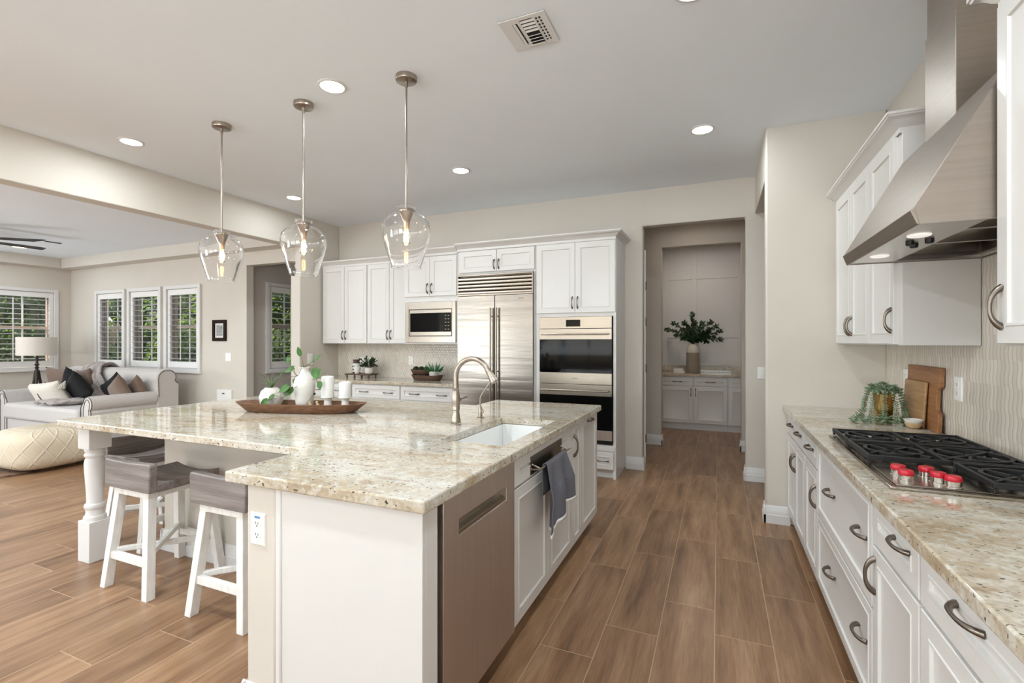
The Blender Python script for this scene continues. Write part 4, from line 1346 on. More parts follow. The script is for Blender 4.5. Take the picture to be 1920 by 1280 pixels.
crown('crown_moulding', [(-1.8105, 4.87), (-0.948, 4.87), (-0.948, 5.385)], [(0, -1), (1, -1), (1, 0)], 2.435, 0.085, 0.065, oc)
# double wall oven
ov = thing('double_oven', 'stainless double wall oven with black glass doors', 'oven', (-1.37, 5.1, 0.35))
V0, V1 = -1.758, -0.985
MB().fbox(frT, V0 + 0.01, V1 - 0.01, 0.352, 1.655, -0.48, -0.001).build('body', 'black', ov)
cp = MB().fbox(frT, V0, V1, 1.536, 1.657, 0.0, 0.030).build('control_panel', 'oven_steel', ov, bevel=0.002)
MB().fbox(frT, -1.465, -1.312, 1.556, 1.626, 0.0295, 0.0315).build('display', 'black_glass', cp)
def oven_door(zt, zb, rail, split=None):
    d = thing('door', None, None, (0, 0, 0)) if False else None
    r = MB().fbox(frT, V0, V1, zt - rail, zt, 0.0, 0.034).build('door_rail', 'oven_steel', ov, bevel=0.002)
    MB().fbox(frT, V0, V1, zb, zt - rail, 0.0, 0.030).build('door_glass', 'black_glass', ov)
    zh = zt - rail + 0.055
    h = MB().tube([frT.p(V0 + 0.03, zh, 0.075), frT.p(V1 - 0.03, zh, 0.075)], 0.0085, 14)
    for a in (V0 + 0.07, V1 - 0.07):
        h.tube([frT.p(a, zh, 0.032), frT.p(a, zh, 0.075)], 0.006, 10)
    h.build('handle', 'nickel', r, angle=50)
    return r
oven_door(1.533, 1.078, 0.112)
r2 = oven_door(0.955, 0.495, 0.115)
b2 = MB().fbox(frT, V0, V1, 0.958, 1.075, 0.0, 0.032).build('middle_panel', 'oven_steel', ov, bevel=0.002)
MB().fbox(frT, -1.40, -1.34, 1.012, 1.020, 0.0315, 0.0328).build('badge', 'nickel_dark', b2)
MB().fbox(frT, V0, V1, 0.392, 0.493, 0.0, 0.030).build('lower_panel', 'dw_steel', ov, bevel=0.002)
MB().fbox(frT, V0, V1, 0.352, 0.390, 0.0, 0.012).build('bottom_vent', 'black', ov)
# base cabinets under the back counter
frBB = Fr((0, 4.82, 0), (1, 0, 0), (0, -1, 0))
DG = 'white base cabinets under the back counter'
for k, (p0, p1, h0, h1, lb) in enumerate(((-5.015, -4.262, -4.85, -4.47, 'white base cabinet in the corner behind the candles'),
                                         (-4.258, -3.522, -4.07, -3.70, 'white base cabinet below the wooden riser on the back counter'),
                                         (-3.518, -2.778, -3.32, -2.94, 'white base cabinet beside the refrigerator'))):
    mid = (p0 + p1) / 2
    cabinet('base_cabinet', lb, DG, frBB, p0, p1, 0.10, 0.872, 0.565,
            [('drawer', p0 + 0.006, p1 - 0.006, 0.700, 0.862, [H(h0, 0.775, 0.13), H(h1, 0.775, 0.13)]),
             ('door', p0 + 0.006, mid, 0.105, 0.685, [V(mid - 0.03, 0.6)]), ('door', mid, p1 - 0.006, 0.105, 0.685, [V(mid + 0.03, 0.6)])], toe=1, fw=0.04)
bc = MB().box(-5.018, -2.776, 4.775, 5.382, 0.874, 0.914).build('back_countertop', 'granite', bevel=0.005)
tag(bc, 'granite countertop along the back wall between corner and refrigerator', 'countertop')
# pantry cabinets seen through the opening
frP = Fr((0, 8.12, 0), (1, 0, 0), (0, -1, 0))
PG = 'pale cabinets in the pantry beyond the hall'
for (p0, p1, ha, hv, lb) in ((-0.880, -0.361, -0.60, -0.395, 'pale pantry cabinet on the left beneath the white blocks'),
                             (-0.359, 0.138, -0.11, -0.325, 'pale pantry cabinet under the tall vase, middle of the row'),
                             (0.140, 0.640, 0.39, 0.60, 'pale pantry cabinet at the right, partly hidden by the jamb')):
    cabinet('pantry_cabinet', lb, PG, frP, p0, p1, 0.10, 0.848, 0.57,
            [('drawer', p0 + 0.008, p1 - 0.008, 0.702, 0.828, [H(ha, 0.765, 0.13)]), ('door', p0 + 0.008, p1 - 0.008, 0.112, 0.688, [(hv, 0.60, 0.115, True)])], toe=1, toe_in=0.04)
pc = thing('pantry_countertop', 'granite pantry countertop with low backsplash under the tall vase', 'countertop', (0, 8.4, 0.85))
MB().box(-0.884, 1.499, 8.075, 8.689, 0.850, 0.890).build('top', 'granite', pc, bevel=0.004)
MB().box(-0.884, 1.499, 8.664, 8.689, 0.890, 0.990).build('upstand', 'granite', pc, bevel=0.003)
cabinet('pantry_cabinet', 'pale pantry cabinet fully hidden behind the right jamb', PG, frP, 0.642, 1.498, 0.10, 0.848, 0.57,
        [('door', 0.65, 1.49, 0.112, 0.828, [])], toe=1, toe_in=0.04)

# outlets and switches
frBk = Fr((0, 5.382, 0), (1, 0, 0), (0, -1, 0))
outlet('wall_outlet', 'white outlet on the back tile behind the small leafy plant', 'outlets on the tiled backsplash', frBk, -4.590, 1.12)
outlet('wall_outlet', 'white outlet on the back tile above the wooden bowls', 'outlets on the tiled backsplash', frBk, -3.770, 1.145)
frRt = Fr((1.102, 0, 0), (0, 1, 0), (-1, 0, 0))
outlet('wall_outlet', 'white outlet on the right tile beside the tall cutting board', 'outlets on the tiled backsplash', frRt, 3.08, 1.165, 0.085, 0.122)
outlet('wall_outlet', 'white outlet half hidden behind the tall cutting board', 'outlets on the tiled backsplash', frRt, 3.80, 1.165, 0.085, 0.122)
frBw = Fr((0, 5.39, 0), (1, 0, 0), (0, -1, 0))
outlet('light_switch', 'white switch plate low on the wall by the side passage', None, frBw, 0.400, 1.085, 0.075, 0.118, 'switch')
frWw = Fr((0, 4.69, 0), (1, 0, 0), (0, -1, 0))
outlet('light_switch', 'white double switch plate below the dark picture frame', None, frWw, -6.375, 1.18, 0.118, 0.118, 'switch')
frSt = Fr((-5.02, 0, 0), (0, 1, 0), (1, 0, 0))
outlet('light_switch', 'white switch plate on the wall stub behind the trailing leaves', None, frSt, 4.86, 1.165, 0.085, 0.15, 'switch')
wb_ = thing('wall_control_box', 'low white wall box on the window wall near the floor', 'wall box', (-6.43, 4.68, 0.5))
MB().panel(frWw, -6.585, -6.285, 0.47, 0.715, rings=[(0, 0), (0, 0.02), (0.004, 0.026), (0.01, 0.027)]).build('cover', 'outlet', wb_, angle=20)
MB().fbox(frWw, -6.47, -6.42, 0.655, 0.672, 0.026, 0.029).build('slot', 'slot', wb_)
# picture frame on the window wall
pf = thing('picture_frame', 'small dark wooden picture frame on the window wall', 'picture', (-6.55, 4.68, 1.42))
a0, a1, b0, b1 = -6.690, -6.408, 1.405, 1.708
m = MB()
w = 0.048
m.fbox(frWw, a0, a0 + w, b0, b1, 0, 0.022); m.fbox(frWw, a1 - w, a1, b0, b1, 0, 0.022)
m.fbox(frWw, a0 + w, a1 - w, b0, b0 + w, 0, 0.022); m.fbox(frWw, a0 + w, a1 - w, b1 - w, b1, 0, 0.022)
m.build('frame', 'frame_dark', pf, bevel=0.003)
MB().fbox(frWw, a0 + w, a1 - w, b0 + w, b1 - w, 0, 0.008).build('mat_board', 'mat_board', pf)
MB().fbox(frWw, a0 + w + 0.028, a1 - w - 0.028, b0 + w + 0.028, b1 - w - 0.028, 0.008, 0.0095).build('photo', 'photo_print', pf)

# ------------------------------------------------------------------ ceiling fittings
def downlight(x, y, z, label, lens='lens', power=22, r=0.075, lname='downlight_lamp', group='recessed lights in the ceilings'):
    t = thing('recessed_light', label, 'ceiling light', (x, y, z - 0.012), group)
    MB().lathe([(r + 0.016, z), (r + 0.016, z - 0.004), (r + 0.010, z - 0.008), (r, z - 0.009), (r - 0.004, z - 0.003)], (x, y, 0), 32, cap0=True, cap1=False).build('trim_ring', 'trim', t)
    MB().lathe([(r - 0.003, z - 0.0045), (r * 0.6, z - 0.0055), (0, z - 0.006)], (x, y, 0), 32, cap0=False, cap1=False).build('lens', lens, t)
    lamp(lname, 'AREA', (x, y, z - 0.014), power, CAN, (0, 0, 0), 0.13, shape='DISK')
    return t
CAN = (0.845, 0.945, 1.0)
P_MAIN, P_FRONT_FILL, P_LIVING_FILL = 10.5, 26, 34
downlight(-2.291, 2.403, 3.05, 'large bright recessed light above the middle pendant', power=P_MAIN)
downlight(-4.452, 2.417, 3.05, 'recessed light farthest left on the kitchen ceiling, near the beam', power=P_MAIN)
downlight(-4.469, 4.09, 3.05, 'small recessed light beside the middle pendant rod', power=7)
downlight(-2.28, 4.073, 3.05, 'recessed light in front of the refrigerator cabinet', power=6.5)
downlight(-0.112, 4.024, 3.05, 'recessed light before the hall opening, rightmost on the ceiling', power=P_MAIN)
downlight(-9.49, 3.68, 2.80, 'warm recessed light behind the ceiling fan blades', 'lens_warm', 6, 0.085)
# fill lights added out of view; the first, at the top edge, is real
for (x, y) in ((-0.112, 2.40), (-4.452, 0.72), (-2.291, 0.72), (-0.112, 0.72), (-4.452, -0.97), (-2.291, -0.97), (-0.112, -0.97), (-2.291, -2.7)):
    downlight(x, y, 3.05, 'kitchen ceiling light outside the picture, one real and the rest added fill', power=(5 if y > 2 else P_FRONT_FILL * (0.45 if x > -1 else 1.0) * (1.35 if y > 0 else 0.6)), lname='downlight_and_fill', group='recessed lights outside the picture')
for (x, y) in ((-6.3, 0.4), (-6.3, -1.8), (-8.4, -1.8), (-8.4, 0.2)):  # unseen living room fittings, all added for fill
    downlight(x, y, 2.80, 'fill light added on the living room ceiling outside the picture', power=P_LIVING_FILL, lname='living_fill_light', group='living room fill lights added outside the picture')
lamp('pantry_lamp', 'AREA', (-0.3, 7.7, 2.98), 9, (1, 0.9, 0.8), (0, 0, 0), 0.2, shape='DISK')
lamp('hall_lamp', 'AREA', (-0.3, 6.2, 2.98), 2.5, (1, 0.88, 0.76), (0, 0, 0), 0.2, shape='DISK')
# air vent
cv = thing('ceiling_vent', 'square white air vent set in the kitchen ceiling', 'vent', (-0.922, 2.39, 3.04))
vx0, vx1, vy0, vy1 = -1.048, -0.796, 2.259, 2.521
zc = 3.05
holes = [(-0.985, -0.958, 2.30, 2.48), (-0.940, -0.868, 2.285, 2.495), (-0.856, -0.846, 2.29, 2.49), (-0.838, -0.828, 2.29, 2.49)]
xs3 = sorted({vx0, vx1, *[h[0] for h in holes], *[h[1] for h in holes]})
ys3 = sorted({vy0, vy1, *[h[2] for h in holes], *[h[3] for h in holes]})
MB().slab(xs3, ys3, lambda x, y: not any(h[0] < x < h[1] and h[2] < y < h[3] for h in holes), zc - 0.009, zc - 0.003).build('face_plate', 'trim', cv, bevel=0.002)
MB().box(vx0 + 0.004, vx1 - 0.004, vy0 + 0.004, vy1 - 0.004, zc - 0.003, zc - 0.0005).build('backing', 'slot', cv)
for i in range(8):
    y = 2.296 + i * 0.0262
    s_ = MB()
    if i < 4:
        s_.add([(-0.940, y, zc - 0.004), (-0.868, y, zc - 0.004), (-0.868, y + 0.011, zc - 0.010), (-0.940, y + 0.011, zc - 0.010),
                (-0.940, y + 0.002, zc - 0.003), (-0.868, y + 0.002, zc - 0.003), (-0.868, y + 0.012, zc - 0.009), (-0.940, y + 0.012, zc - 0.009)], MB.BF)
    else:
        s_.add([(-0.944, y, zc - 0.020), (-0.864, y, zc - 0.020), (-0.864, y + 0.021, zc - 0.006), (-0.944, y + 0.021, zc - 0.006),
                (-0.944, y + 0.002, zc - 0.022), (-0.864, y + 0.002, zc - 0.022), (-0.864, y + 0.023, zc - 0.008), (-0.944, y + 0.023, zc - 0.008)], MB.BF)
    s_.build('slat', 'trim', cv)
MB().add([(-0.985, 2.30, zc - 0.004), (-0.965, 2.30, zc - 0.014), (-0.965, 2.48, zc - 0.014), (-0.985, 2.48, zc - 0.004),
          (-0.985, 2.30, zc - 0.002), (-0.963, 2.30, zc - 0.012), (-0.963, 2.48, zc - 0.012), (-0.985, 2.48, zc - 0.002)], MB.BF).build('slat', 'trim', cv)
for x in (-0.852, -0.834):
    b_ = MB()
    for i in range(7):
        b_.box(x - 0.006, x + 0.006, 2.312 + i * 0.026, 2.316 + i * 0.026, zc - 0.008, zc - 0.0035)
    b_.build('grid_bars', 'trim', cv)
# pendants
def pendant(x, y, label):
    t = thing('pendant_light', label, 'pendant light', (x, y, 1.855), 'glass pendants over the island')
    MB().lathe([(0.0, 3.018), (0.058, 3.018), (0.064, 3.021), (0.066, 3.026), (0.066, 3.05)], (x, y, 0), 32).build('canopy', 'nickel', t, angle=30)
    m = MB().tube([(x, y, 2.215), (x, y, 3.02)], 0.0065, 12)
    m.lathe([(0.010, 2.985), (0.010, 3.018)], (x, y, 0), 12)
    m.build('rod', 'nickel', t, angle=50)
    MB().lathe([(0.0, 2.222), (0.047, 2.222), (0.049, 2.216), (0.049, 2.206), (0.045, 2.198), (0.030, 2.165), (0.021, 2.135), (0.019, 2.108), (0.018, 2.104), (0, 2.104)], (x, y, 0), 28).build('socket', 'nickel', t, angle=30)
    outer = [(0.053, 2.238), (0.050, 2.220), (0.052, 2.203), (0.075, 2.190), (0.108, 2.168), (0.129, 2.138), (0.137, 2.100), (0.135, 2.065), (0.123, 2.010), (0.108, 1.955), (0.094, 1.905), (0.083, 1.868), (0.083, 1.858)]
    th = 0.0035
    inner = [(r - th, z + (0.0 if i not in (3, 4, 5) else -th * 0.6)) for i, (r, z) in enumerate(outer)][::-1]
    loop = outer + inner
    vs, fs, seg = [], [], 48
    for r, z in loop:
        for k in range(seg):
            a = 2 * pi * k / seg
            vs.append((x + 1.10 * r * cos(a), y + 1.10 * r * sin(a), z))
    L = len(loop)
    for i in range(L):
        i2 = (i + 1) % L
        for k in range(seg):
            k2 = (k + 1) % seg
            fs.append((i * seg + k, i * seg + k2, i2 * seg + k2, i2 * seg + k))
    MB().add(vs, fs).build('glass_shade', 'glass', t, angle=70)
    bl = MB().lathe([(0.011, 2.106), (0.013, 2.09), (0.022, 2.06), (0.025, 2.035), (0.021, 2.012), (0.010, 2.000), (0, 1.998)], (x, y, 0), 20, cap0=False, cap1=False).build('bulb', 'glass', t, angle=70)
    fl = MB()
    for k in range(4):
        a = k * pi / 2
        fl.tube([(x + 0.006 * cos(a), y + 0.006 * sin(a), 2.085), (x + 0.008 * cos(a), y + 0.008 * sin(a), 2.020)], 0.0036, 6)
    fl.build('filament', 'bulb', bl)
    return t
PEND = [(-1.787, 2.5, 'glass pendant nearest the refrigerator, rightmost of three'), (-2.641, 2.5, 'middle glass pendant of the three over the island'), (-3.473, 2.5, 'glass pendant farthest left over the island')]
for a in PEND:
    pendant(*a)
    lamp('pendant_glow', 'POINT', (a[0], a[1], 1.80), 1.2, (1, 0.80, 0.56), size=0.04)
# ceiling fan in the living room
cf = thing('ceiling_fan', 'dark bladed ceiling fan cut by the left picture edge', 'ceiling fan', (-8.35, 2.55, 2.62))
MB().lathe([(0.08, 2.80), (0.08, 2.76), (0.03, 2.75), (0.03, 2.70), (0.12, 2.69), (0.13, 2.64), (0.10, 2.59), (0, 2.585)], (-8.35, 2.55, 0), 28).build('motor', 'fan_dark', cf)
for k in range(8):
    a = radians(42 + 45 * k)
    X = Matrix.Translation((-8.35, 2.55, 2.64)) @ Matrix.Rotation(a, 4, 'Z') @ Matrix.Rotation(radians(22), 4, 'X')
    m = MB()
    poly = [(0.12, -0.035), (0.88, -0.06), (0.95, 0.045), (0.90, 0.06), (0.12, 0.035)]
    n = len(poly)
    m.add([(p[0], p[1], z) for z in (-0.005, 0.005) for p in poly], [tuple(range(n))[::-1], tuple(range(n, 2 * n))] + [(i, (i + 1) % n, n + (i + 1) % n, n + i) for i in range(n)], X)
    m.build('blade', 'fan_dark', cf)
lv = thing('ceiling_slot_vent', 'thin grey slot vent on the living room ceiling beyond the fan', 'vent', (-8.62, 3.70, 2.792))
MB().box(-8.64, -8.60, 3.61, 3.785, 2.792, 2.80).build('slot', 'slot', lv)

# ------------------------------------------------------------------ stools
def leaf_material(name, a, b_):
    m, nt, b = newmat(name)
    out = [n for n in nt.nodes if n.type == 'OUTPUT_MATERIAL'][0]
    n = NOISE(nt, coords(nt), 3.0, 4, 0.7)
    c = RAMP(nt, n, [(0.3, lin(a)), (0.7, lin(b_))])
    nt.links.new(c, b.inputs['Base Color'])
    b.inputs['Roughness'].default_value = 0.45
    tr = N(nt, 'ShaderNodeBsdfTranslucent')
    nt.links.new(c, tr.inputs[0])
    mx = N(nt, 'ShaderNodeMixShader')
    mx.inputs[0].default_value = 0.4
    nt.links.new(b.outputs[0], mx.inputs[1])
    nt.links.new(tr.outputs[0], mx.inputs[2])
    nt.links.new(mx.outputs[0], out.inputs[0])
    return m
M['hedge'] = leaf_material('hedge_leaf_translucent', (70, 106, 36), (168, 194, 92))

def make_stool(label):
    t = thing('counter_stool', label, 'stool', (0, 0, 0), 'weathered saddle stools at the island')
    ST = 'stool_white'
    tx, ty, bx, by, zt = 0.135, 0.163, 0.192, 0.205, 0.535
    w = 0.046
    legs = {}
    for sx in (-1, 1):
        for sy in (-1, 1):
            p0 = Vector((sx * bx, sy * by, 0.0))
            p1 = Vector((sx * tx, sy * ty, zt))
            legs[(sx, sy)] = (p0, p1)
            h = w / 2
            q0 = [(p0.x - h, p0.y - h, 0), (p0.x + h, p0.y - h, 0), (p0.x + h, p0.y + h, 0), (p0.x - h, p0.y + h, 0)]
            q1 = [(p1.x - h, p1.y - h, zt), (p1.x + h, p1.y - h, zt), (p1.x + h, p1.y + h, zt), (p1.x - h, p1.y + h, zt)]
            MB().hexa(q0, q1).build('leg', ST, t, bevel=0.003)
    m = MB()
    m.box(-0.158, 0.158, -0.186, -0.140, zt - 0.002, zt + 0.036)
    m.box(-0.158, 0.158, 0.140, 0.186, zt - 0.002, zt + 0.036)
    m.box(-0.158, -0.112, -0.140, 0.140, zt - 0.002, zt + 0.036)
    m.box(0.112, 0.158, -0.140, 0.140, zt - 0.002, zt + 0.036)
    m.build('apron', ST, t, bevel=0.003)
    def on(leg, z):
        p0, p1 = legs[leg]
        return p0 + (p1 - p0) * (z / zt)
    for sy in (-1, 1):
        a, b = on((-1, sy), 0.185), on((1, sy), 0.185)
        a.x += 0.02; b.x -= 0.02
        MB().bar(a, b, 0.030, 0.040).build('stretcher', ST, t, bevel=0.003)
    for s in (-1, 1):
        a, b = on((-1, s), 0.215 + 0.012 * s), on((1, -s), 0.215 + 0.012 * s)
        d = (b - a).normalized() * 0.025
        MB().bar(a + d, b - d, 0.024, 0.030).build('cross_brace', ST, t, bevel=0.003)
    # saddle seat, dished across its width
    nx, ny = 16, 10
    X0, X1, Y0, Y1 = -0.203, 0.203, -0.165, 0.195
    def top(u, v):
        x = X0 + (X1 - X0) * u
        y = Y0 + (Y1 - Y0) * v
        s = 2 * u - 1
        return (x, y, 0.592 + 0.026 * s * s + 0.006 * v * v)
    vs, fs = [], []
    for j in range(ny + 1):
        for i in range(nx + 1):
            vs.append(top(i / nx, j / ny))
    k = len(vs)
    for j in range(ny + 1):
        for i in range(nx + 1):
            x, y, z = top(i / nx, j / ny)
            vs.append((x, y, 0.571))
    W = nx + 1
    for j in range(ny):
        for i in range(nx):
            a = j * W + i
            fs.append((a, a + 1, a + 1 + W, a + W))
            fs.append((k + a, k + a + W, k + a + 1 + W, k + a + 1))
    for i in range(nx):
        fs.append((i, k + i, k + i + 1, i + 1))
        a = ny * W + i
        fs.append((a, a + 1, k + a + 1, k + a))
    for j in range(ny):
        a = j * W
        fs.append((a, a + W, k + a + W, k + a))
        a = j * W + nx
        fs.append((a, k + a, k + a + W, a + W))
    MB().add(vs, fs).build('seat', 'seat_wood', t, bevel=0.005)
    pr = [(-0.203, 0.573), (0.203, 0.573), (0.205, 0.722), (0.196, 0.732), (0.10, 0.728), (0, 0.724), (-0.10, 0.728), (-0.196, 0.732), (-0.205, 0.722)]
    MB().prism(pr, lambda q, e: (q[0], e, q[1]), -0.208, -0.164).build('back_board', 'seat_wood', t, bevel=0.006)
    return t
st1 = make_stool('grey-seated white stool between the turned post and the right stool')
st2 = copy_tree(st1)
st3 = copy_tree(st1)
st1.location = (-3.03, 1.828, 0)
st2.location = (-2.29, 1.828, 0)
st2['label'] = 'grey-seated white stool beside the beige island column, rightmost of three'
st3.location = (-3.72, 2.165, 0)
st3.rotation_euler = (0, 0, radians(-90))
st3['label'] = 'shadowed stool behind the turned post, its back to the sofa'

# ------------------------------------------------------------------ sofa
sf = thing('sofa', 'light linen rolled-arm sofa with dark piping under the windows', 'sofa', (-8.15, 3.9, 0))
SX0, SX1, SY0, SY1 = -9.30, -7.00, 3.38, 4.42
MB().box(SX0 + 0.24, SX1 - 0.24, SY0, SY1 - 0.2, 0.08, 0.345).build('base', 'sofa', sf, bevel=0.015)
MB().box(SX0 + 0.25, SX1 - 0.25, SY0 - 0.045, SY1 - 0.24, 0.345, 0.555).build('seat_cushion', 'sofa', sf, bevel=0.045, segs=5)
def roll_profile(x_in, x_out, z_lo, z_c, r, side):
    """arm section: inner wall, scroll to the outside, outer wall"""
    cx = (x_in + x_out) / 2 + side * 0.02
    pts = [(x_in, z_lo), (x_in, z_c - 0.05)]
    for i in range(15):
        a = (pi - 0.2) - i * (pi + 0.75) / 14
        pts.append((cx + side * -1 * -r * cos(a) * 1.0 if side > 0 else cx - r * cos(a), z_c + r * sin(a)))
    pts += [(x_out - side * 0.03, z_c - r * 0.95), (x_out - side * 0.03, z_lo)]
    return pts
for side, xin, xout, nm in ((1, SX1 - 0.25, SX1, 'right'), (-1, SX0 + 0.25, SX0, 'left')):
    pts = roll_profile(xin, xout, 0.08, 0.625, 0.098, side)
    arm = MB().prism(pts, lambda q, e: (q[0], e, q[1]), SY0, 4.13).build('arm', 'sofa', sf, bevel=0.012, angle=50)
    pi_ = MB().tube([(q[0] * 0.985 + 0.015 * (xin + xout) / 2, SY0 - 0.003, 0.625 + (q[1] - 0.625) * 0.93) for q in pts], 0.0045, 6)
    inner = [((xin + xout) / 2 + (q[0] - (xin + xout) / 2) * 0.55, SY0 - 0.003, 0.62 + (q[1] - 0.62) * (0.62 if q[1] > 0.6 else 0.97)) for q in pts]
    pi_.tube(inner, 0.0035, 6)
    pi_.build('piping', 'piping', arm)
bp = [(4.10, 0.30), (4.13, 0.60), (4.12, 0.88)]
for i in range(13):
    a = pi - i * (pi + 0.5) / 12
    bp.append((4.26 + 0.135 * cos(a) * 1.0, 0.905 + 0.115 * sin(a)))
bp += [(4.42, 0.80), (4.42, 0.08), (4.10, 0.08)]
bk = MB().prism(bp, lambda q, e: (e, q[0], q[1]), SX0 + 0.02, SX1 - 0.02).build('backrest', 'sofa', sf, bevel=0.02, angle=50)
MB().tube([(SX1 - 0.017, 4.26 + (q[0] - 4.26) * 0.85, 0.9 + (q[1] - 0.9) * 0.85) for q in bp if q[1] > 0.55], 0.005, 6).build('piping', 'piping', bk)
for x in (SX0 + 0.3, SX1 - 0.3):
    for y in (SY0 + 0.08, SY1 - 0.3):
        MB().lathe([(0.022, 0), (0.03, 0.08)], (x, y, 0), 12).build('leg', 'dark_wood', sf)

def pillow(name, label, mat, c, w, h, th, rx, rz, roll=0.0, group='throw pillows on the sofa'):
    n = 14
    def P(s):
        def fn(u, v):
            a, b = 2 * u - 1, 2 * v - 1
            x = a * w / 2 * (1 - 0.10 * (1 - b * b))
            z = b * h / 2 * (1 - 0.10 * (1 - a * a))
            t = th / 2 * max(0.0, (1 - a ** 4) * (1 - b ** 4)) ** 0.6
            return Vector((x, s * t, z))
        return fn
    X = Matrix.Translation(c) @ Matrix.Rotation(rz, 4, 'Z') @ Matrix.Rotation(rx, 4, 'X') @ Matrix.Rotation(roll, 4, 'Y')
    m = MB()
    for s in (-1, 1):
        f = P(s)
        m.grid(lambda u, v: X @ f(u, v), n, n)
    o = m.build(name, mat, None, angle=80, origin=c)
    bm = bmesh.new(); bm.from_mesh(o.data)
    bmesh.ops.remove_doubles(bm, verts=bm.verts, dist=0.0005)
    bmesh.ops.recalc_face_normals(bm, faces=bm.faces)
    bm.to_mesh(o.data); bm.free()
    tag(o, label, 'pillow', group)
    return o
pillow('throw_pillow', 'brown pillow at the left, leaning behind the black pillows', 'brown_fabric', Vector((-9.08, 4.0, 0.797)), 0.56, 0.44, 0.16, radians(14), radians(6), radians(3))
pillow('throw_pillow', 'brown pillow peeking between black pillow and fur throw', 'brown_fabric', Vector((-8.56, 4.06, 0.802)), 0.44, 0.40, 0.10, radians(10), radians(-4), radians(-6))
pillow('throw_pillow', 'smaller black pillow standing behind the large black one', 'black_fabric', Vector((-8.56, 3.90, 0.782)), 0.40, 0.40, 0.13, radians(16), radians(4), radians(40))
pillow('throw_pillow', 'large black pillow in front of the fur throw', 'black_fabric', Vector((-8.16, 3.78, 0.737)), 0.58, 0.40, 0.16, radians(24), radians(-6), radians(-24))
cp_ = pillow('throw_pillow', 'cream lumbar pillow with one dark stripe lying on the sofa seat', 'cream_fabric', Vector((-8.50, 3.60, 0.692)), 0.74, 0.33, 0.17, radians(24), radians(4), radians(-6))
p_st = spline([Vector((-8.52, 3.575, 0.837)), Vector((-8.565, 3.525, 0.762)), Vector((-8.57, 3.508, 0.682)), Vector((-8.54, 3.54, 0.592))], 6)
MB().tube(p_st, 0.006, 6).build('stripe', 'piping', cp_)
ts = MB()
for k in range(9):
    a = 2 * pi * k / 9
    ts.tube([(-8.16, 3.63, 0.862), (-8.145 + 0.02 * cos(a), 3.60 + 0.02 * sin(a), 0.822), (-8.14 + 0.035 * cos(a), 3.58 + 0.035 * sin(a), 0.762)], 0.006, 5)
ts.build('tassel', 'cream_fabric', cp_)
pillow('throw_pillow', 'black pillow leaning at the right side beyond the fur throw', 'black_fabric', Vector((-7.74, 4.00, 0.737)), 0.50, 0.34, 0.14, radians(16), radians(4), radians(-26))
pillow('throw_pillow', 'brown pillow in front, near the right sofa arm', 'brown_fabric', Vector((-7.36, 3.86, 0.727)), 0.50, 0.36, 0.15, radians(18), radians(-8), radians(-22))
pillow('throw_pillow', 'brown pillow tucked behind, closest to the right sofa arm', 'brown_fabric', Vector((-7.28, 4.03, 0.737)), 0.40, 0.36, 0.13, radians(14), radians(-12), radians(-16))
# fur throw over the back and along the seat
cps = [(-8.62, 4.46, 0.85), (-8.64, 4.40, 1.00), (-8.62, 4.26, 1.055), (-8.50, 4.09, 0.98), (-8.30, 4.06, 0.80), (-8.08, 4.03, 0.67), (-7.98, 3.90, 0.60), (-7.98, 3.72, 0.592), (-8.05, 3.50, 0.592), (-8.12, 3.385, 0.587)]
sp_ = spline(cps, 6)
wd = [0.46] * 20 + [0.40] * 14 + [0.52] * 30
random.seed(3)
ph = [random.uniform(0, 6.28) for _ in range(8)]
def throw_pt(u, v):
    k = min(len(sp_) - 1, int(round(v * (len(sp_) - 1))))
    c = sp_[k]
    s = (u - 0.5) * wd[k]
    n = 0.012 * sin(u * 17 + ph[0] + v * 9) + 0.010 * sin(u * 29 + v * 31 + ph[1]) + 0.007 * sin(v * 60 + u * 8 + ph[2])
    up = Vector((0, -0.6, 0.8)) if 0.25 < v < 0.6 else Vector((0, -0.2, 1))
    return c + Vector((s, 0.012 * sin(u * 9), 0)) + up * (n + 0.012)
tw2 = MB().grid(throw_pt, 26, 54).build('fur_throw', 'fur', None, solid=0.022, angle=80, fix=False)
tag(tw2, 'taupe fur throw draped over the sofa back and seat', 'throw blanket')

# lamp
fl = thing('floor_lamp', 'floor lamp with pale drum shade and dark turned tripod', 'lamp', (-9.62, 3.93, 0))
lx, ly = -9.62, 3.93
m = MB()
for r in (0.232,):
    vs, fs, seg = [], [], 48
    for rr, z in ((r, 1.187), (r, 1.466), (r - 0.006, 1.466), (r - 0.006, 1.187)):
        for k in range(seg):
            a = 2 * pi * k / seg
            vs.append((lx + rr * cos(a), ly + rr * sin(a), z))
    for i in range(4):
        i2 = (i + 1) % 4
        for k in range(seg):
            k2 = (k + 1) % seg
            fs.append((i * seg + k, i * seg + k2, i2 * seg + k2, i2 * seg + k))
    m.add(vs, fs)
m.build('lamp_shade', 'lampshade', fl, angle=50)
prof = [(0.012, 0.93), (0.018, 0.945), (0.030, 0.955), (0.018, 0.968), (0.018, 0.985), (0.032, 0.997), (0.018, 1.010), (0.018, 1.03), (0.034, 1.045), (0.018, 1.06), (0.016, 1.09), (0.018, 1.15), (0.012, 1.19), (0.008, 1.21), (0.008, 1.40), (0, 1.40)]
MB().lathe(prof, (lx, ly, 0), 20).build('pole', 'dark_wood', fl, angle=40)
for k in range(3):
    a = radians(90 + 120 * k)
    MB().tube([(lx + 0.16 * cos(a), ly + 0.16 * sin(a), 0.0), (lx + 0.012 * cos(a), ly + 0.012 * sin(a), 0.96)], [0.013, 0.020], 10).build('leg', 'dark_wood', fl)
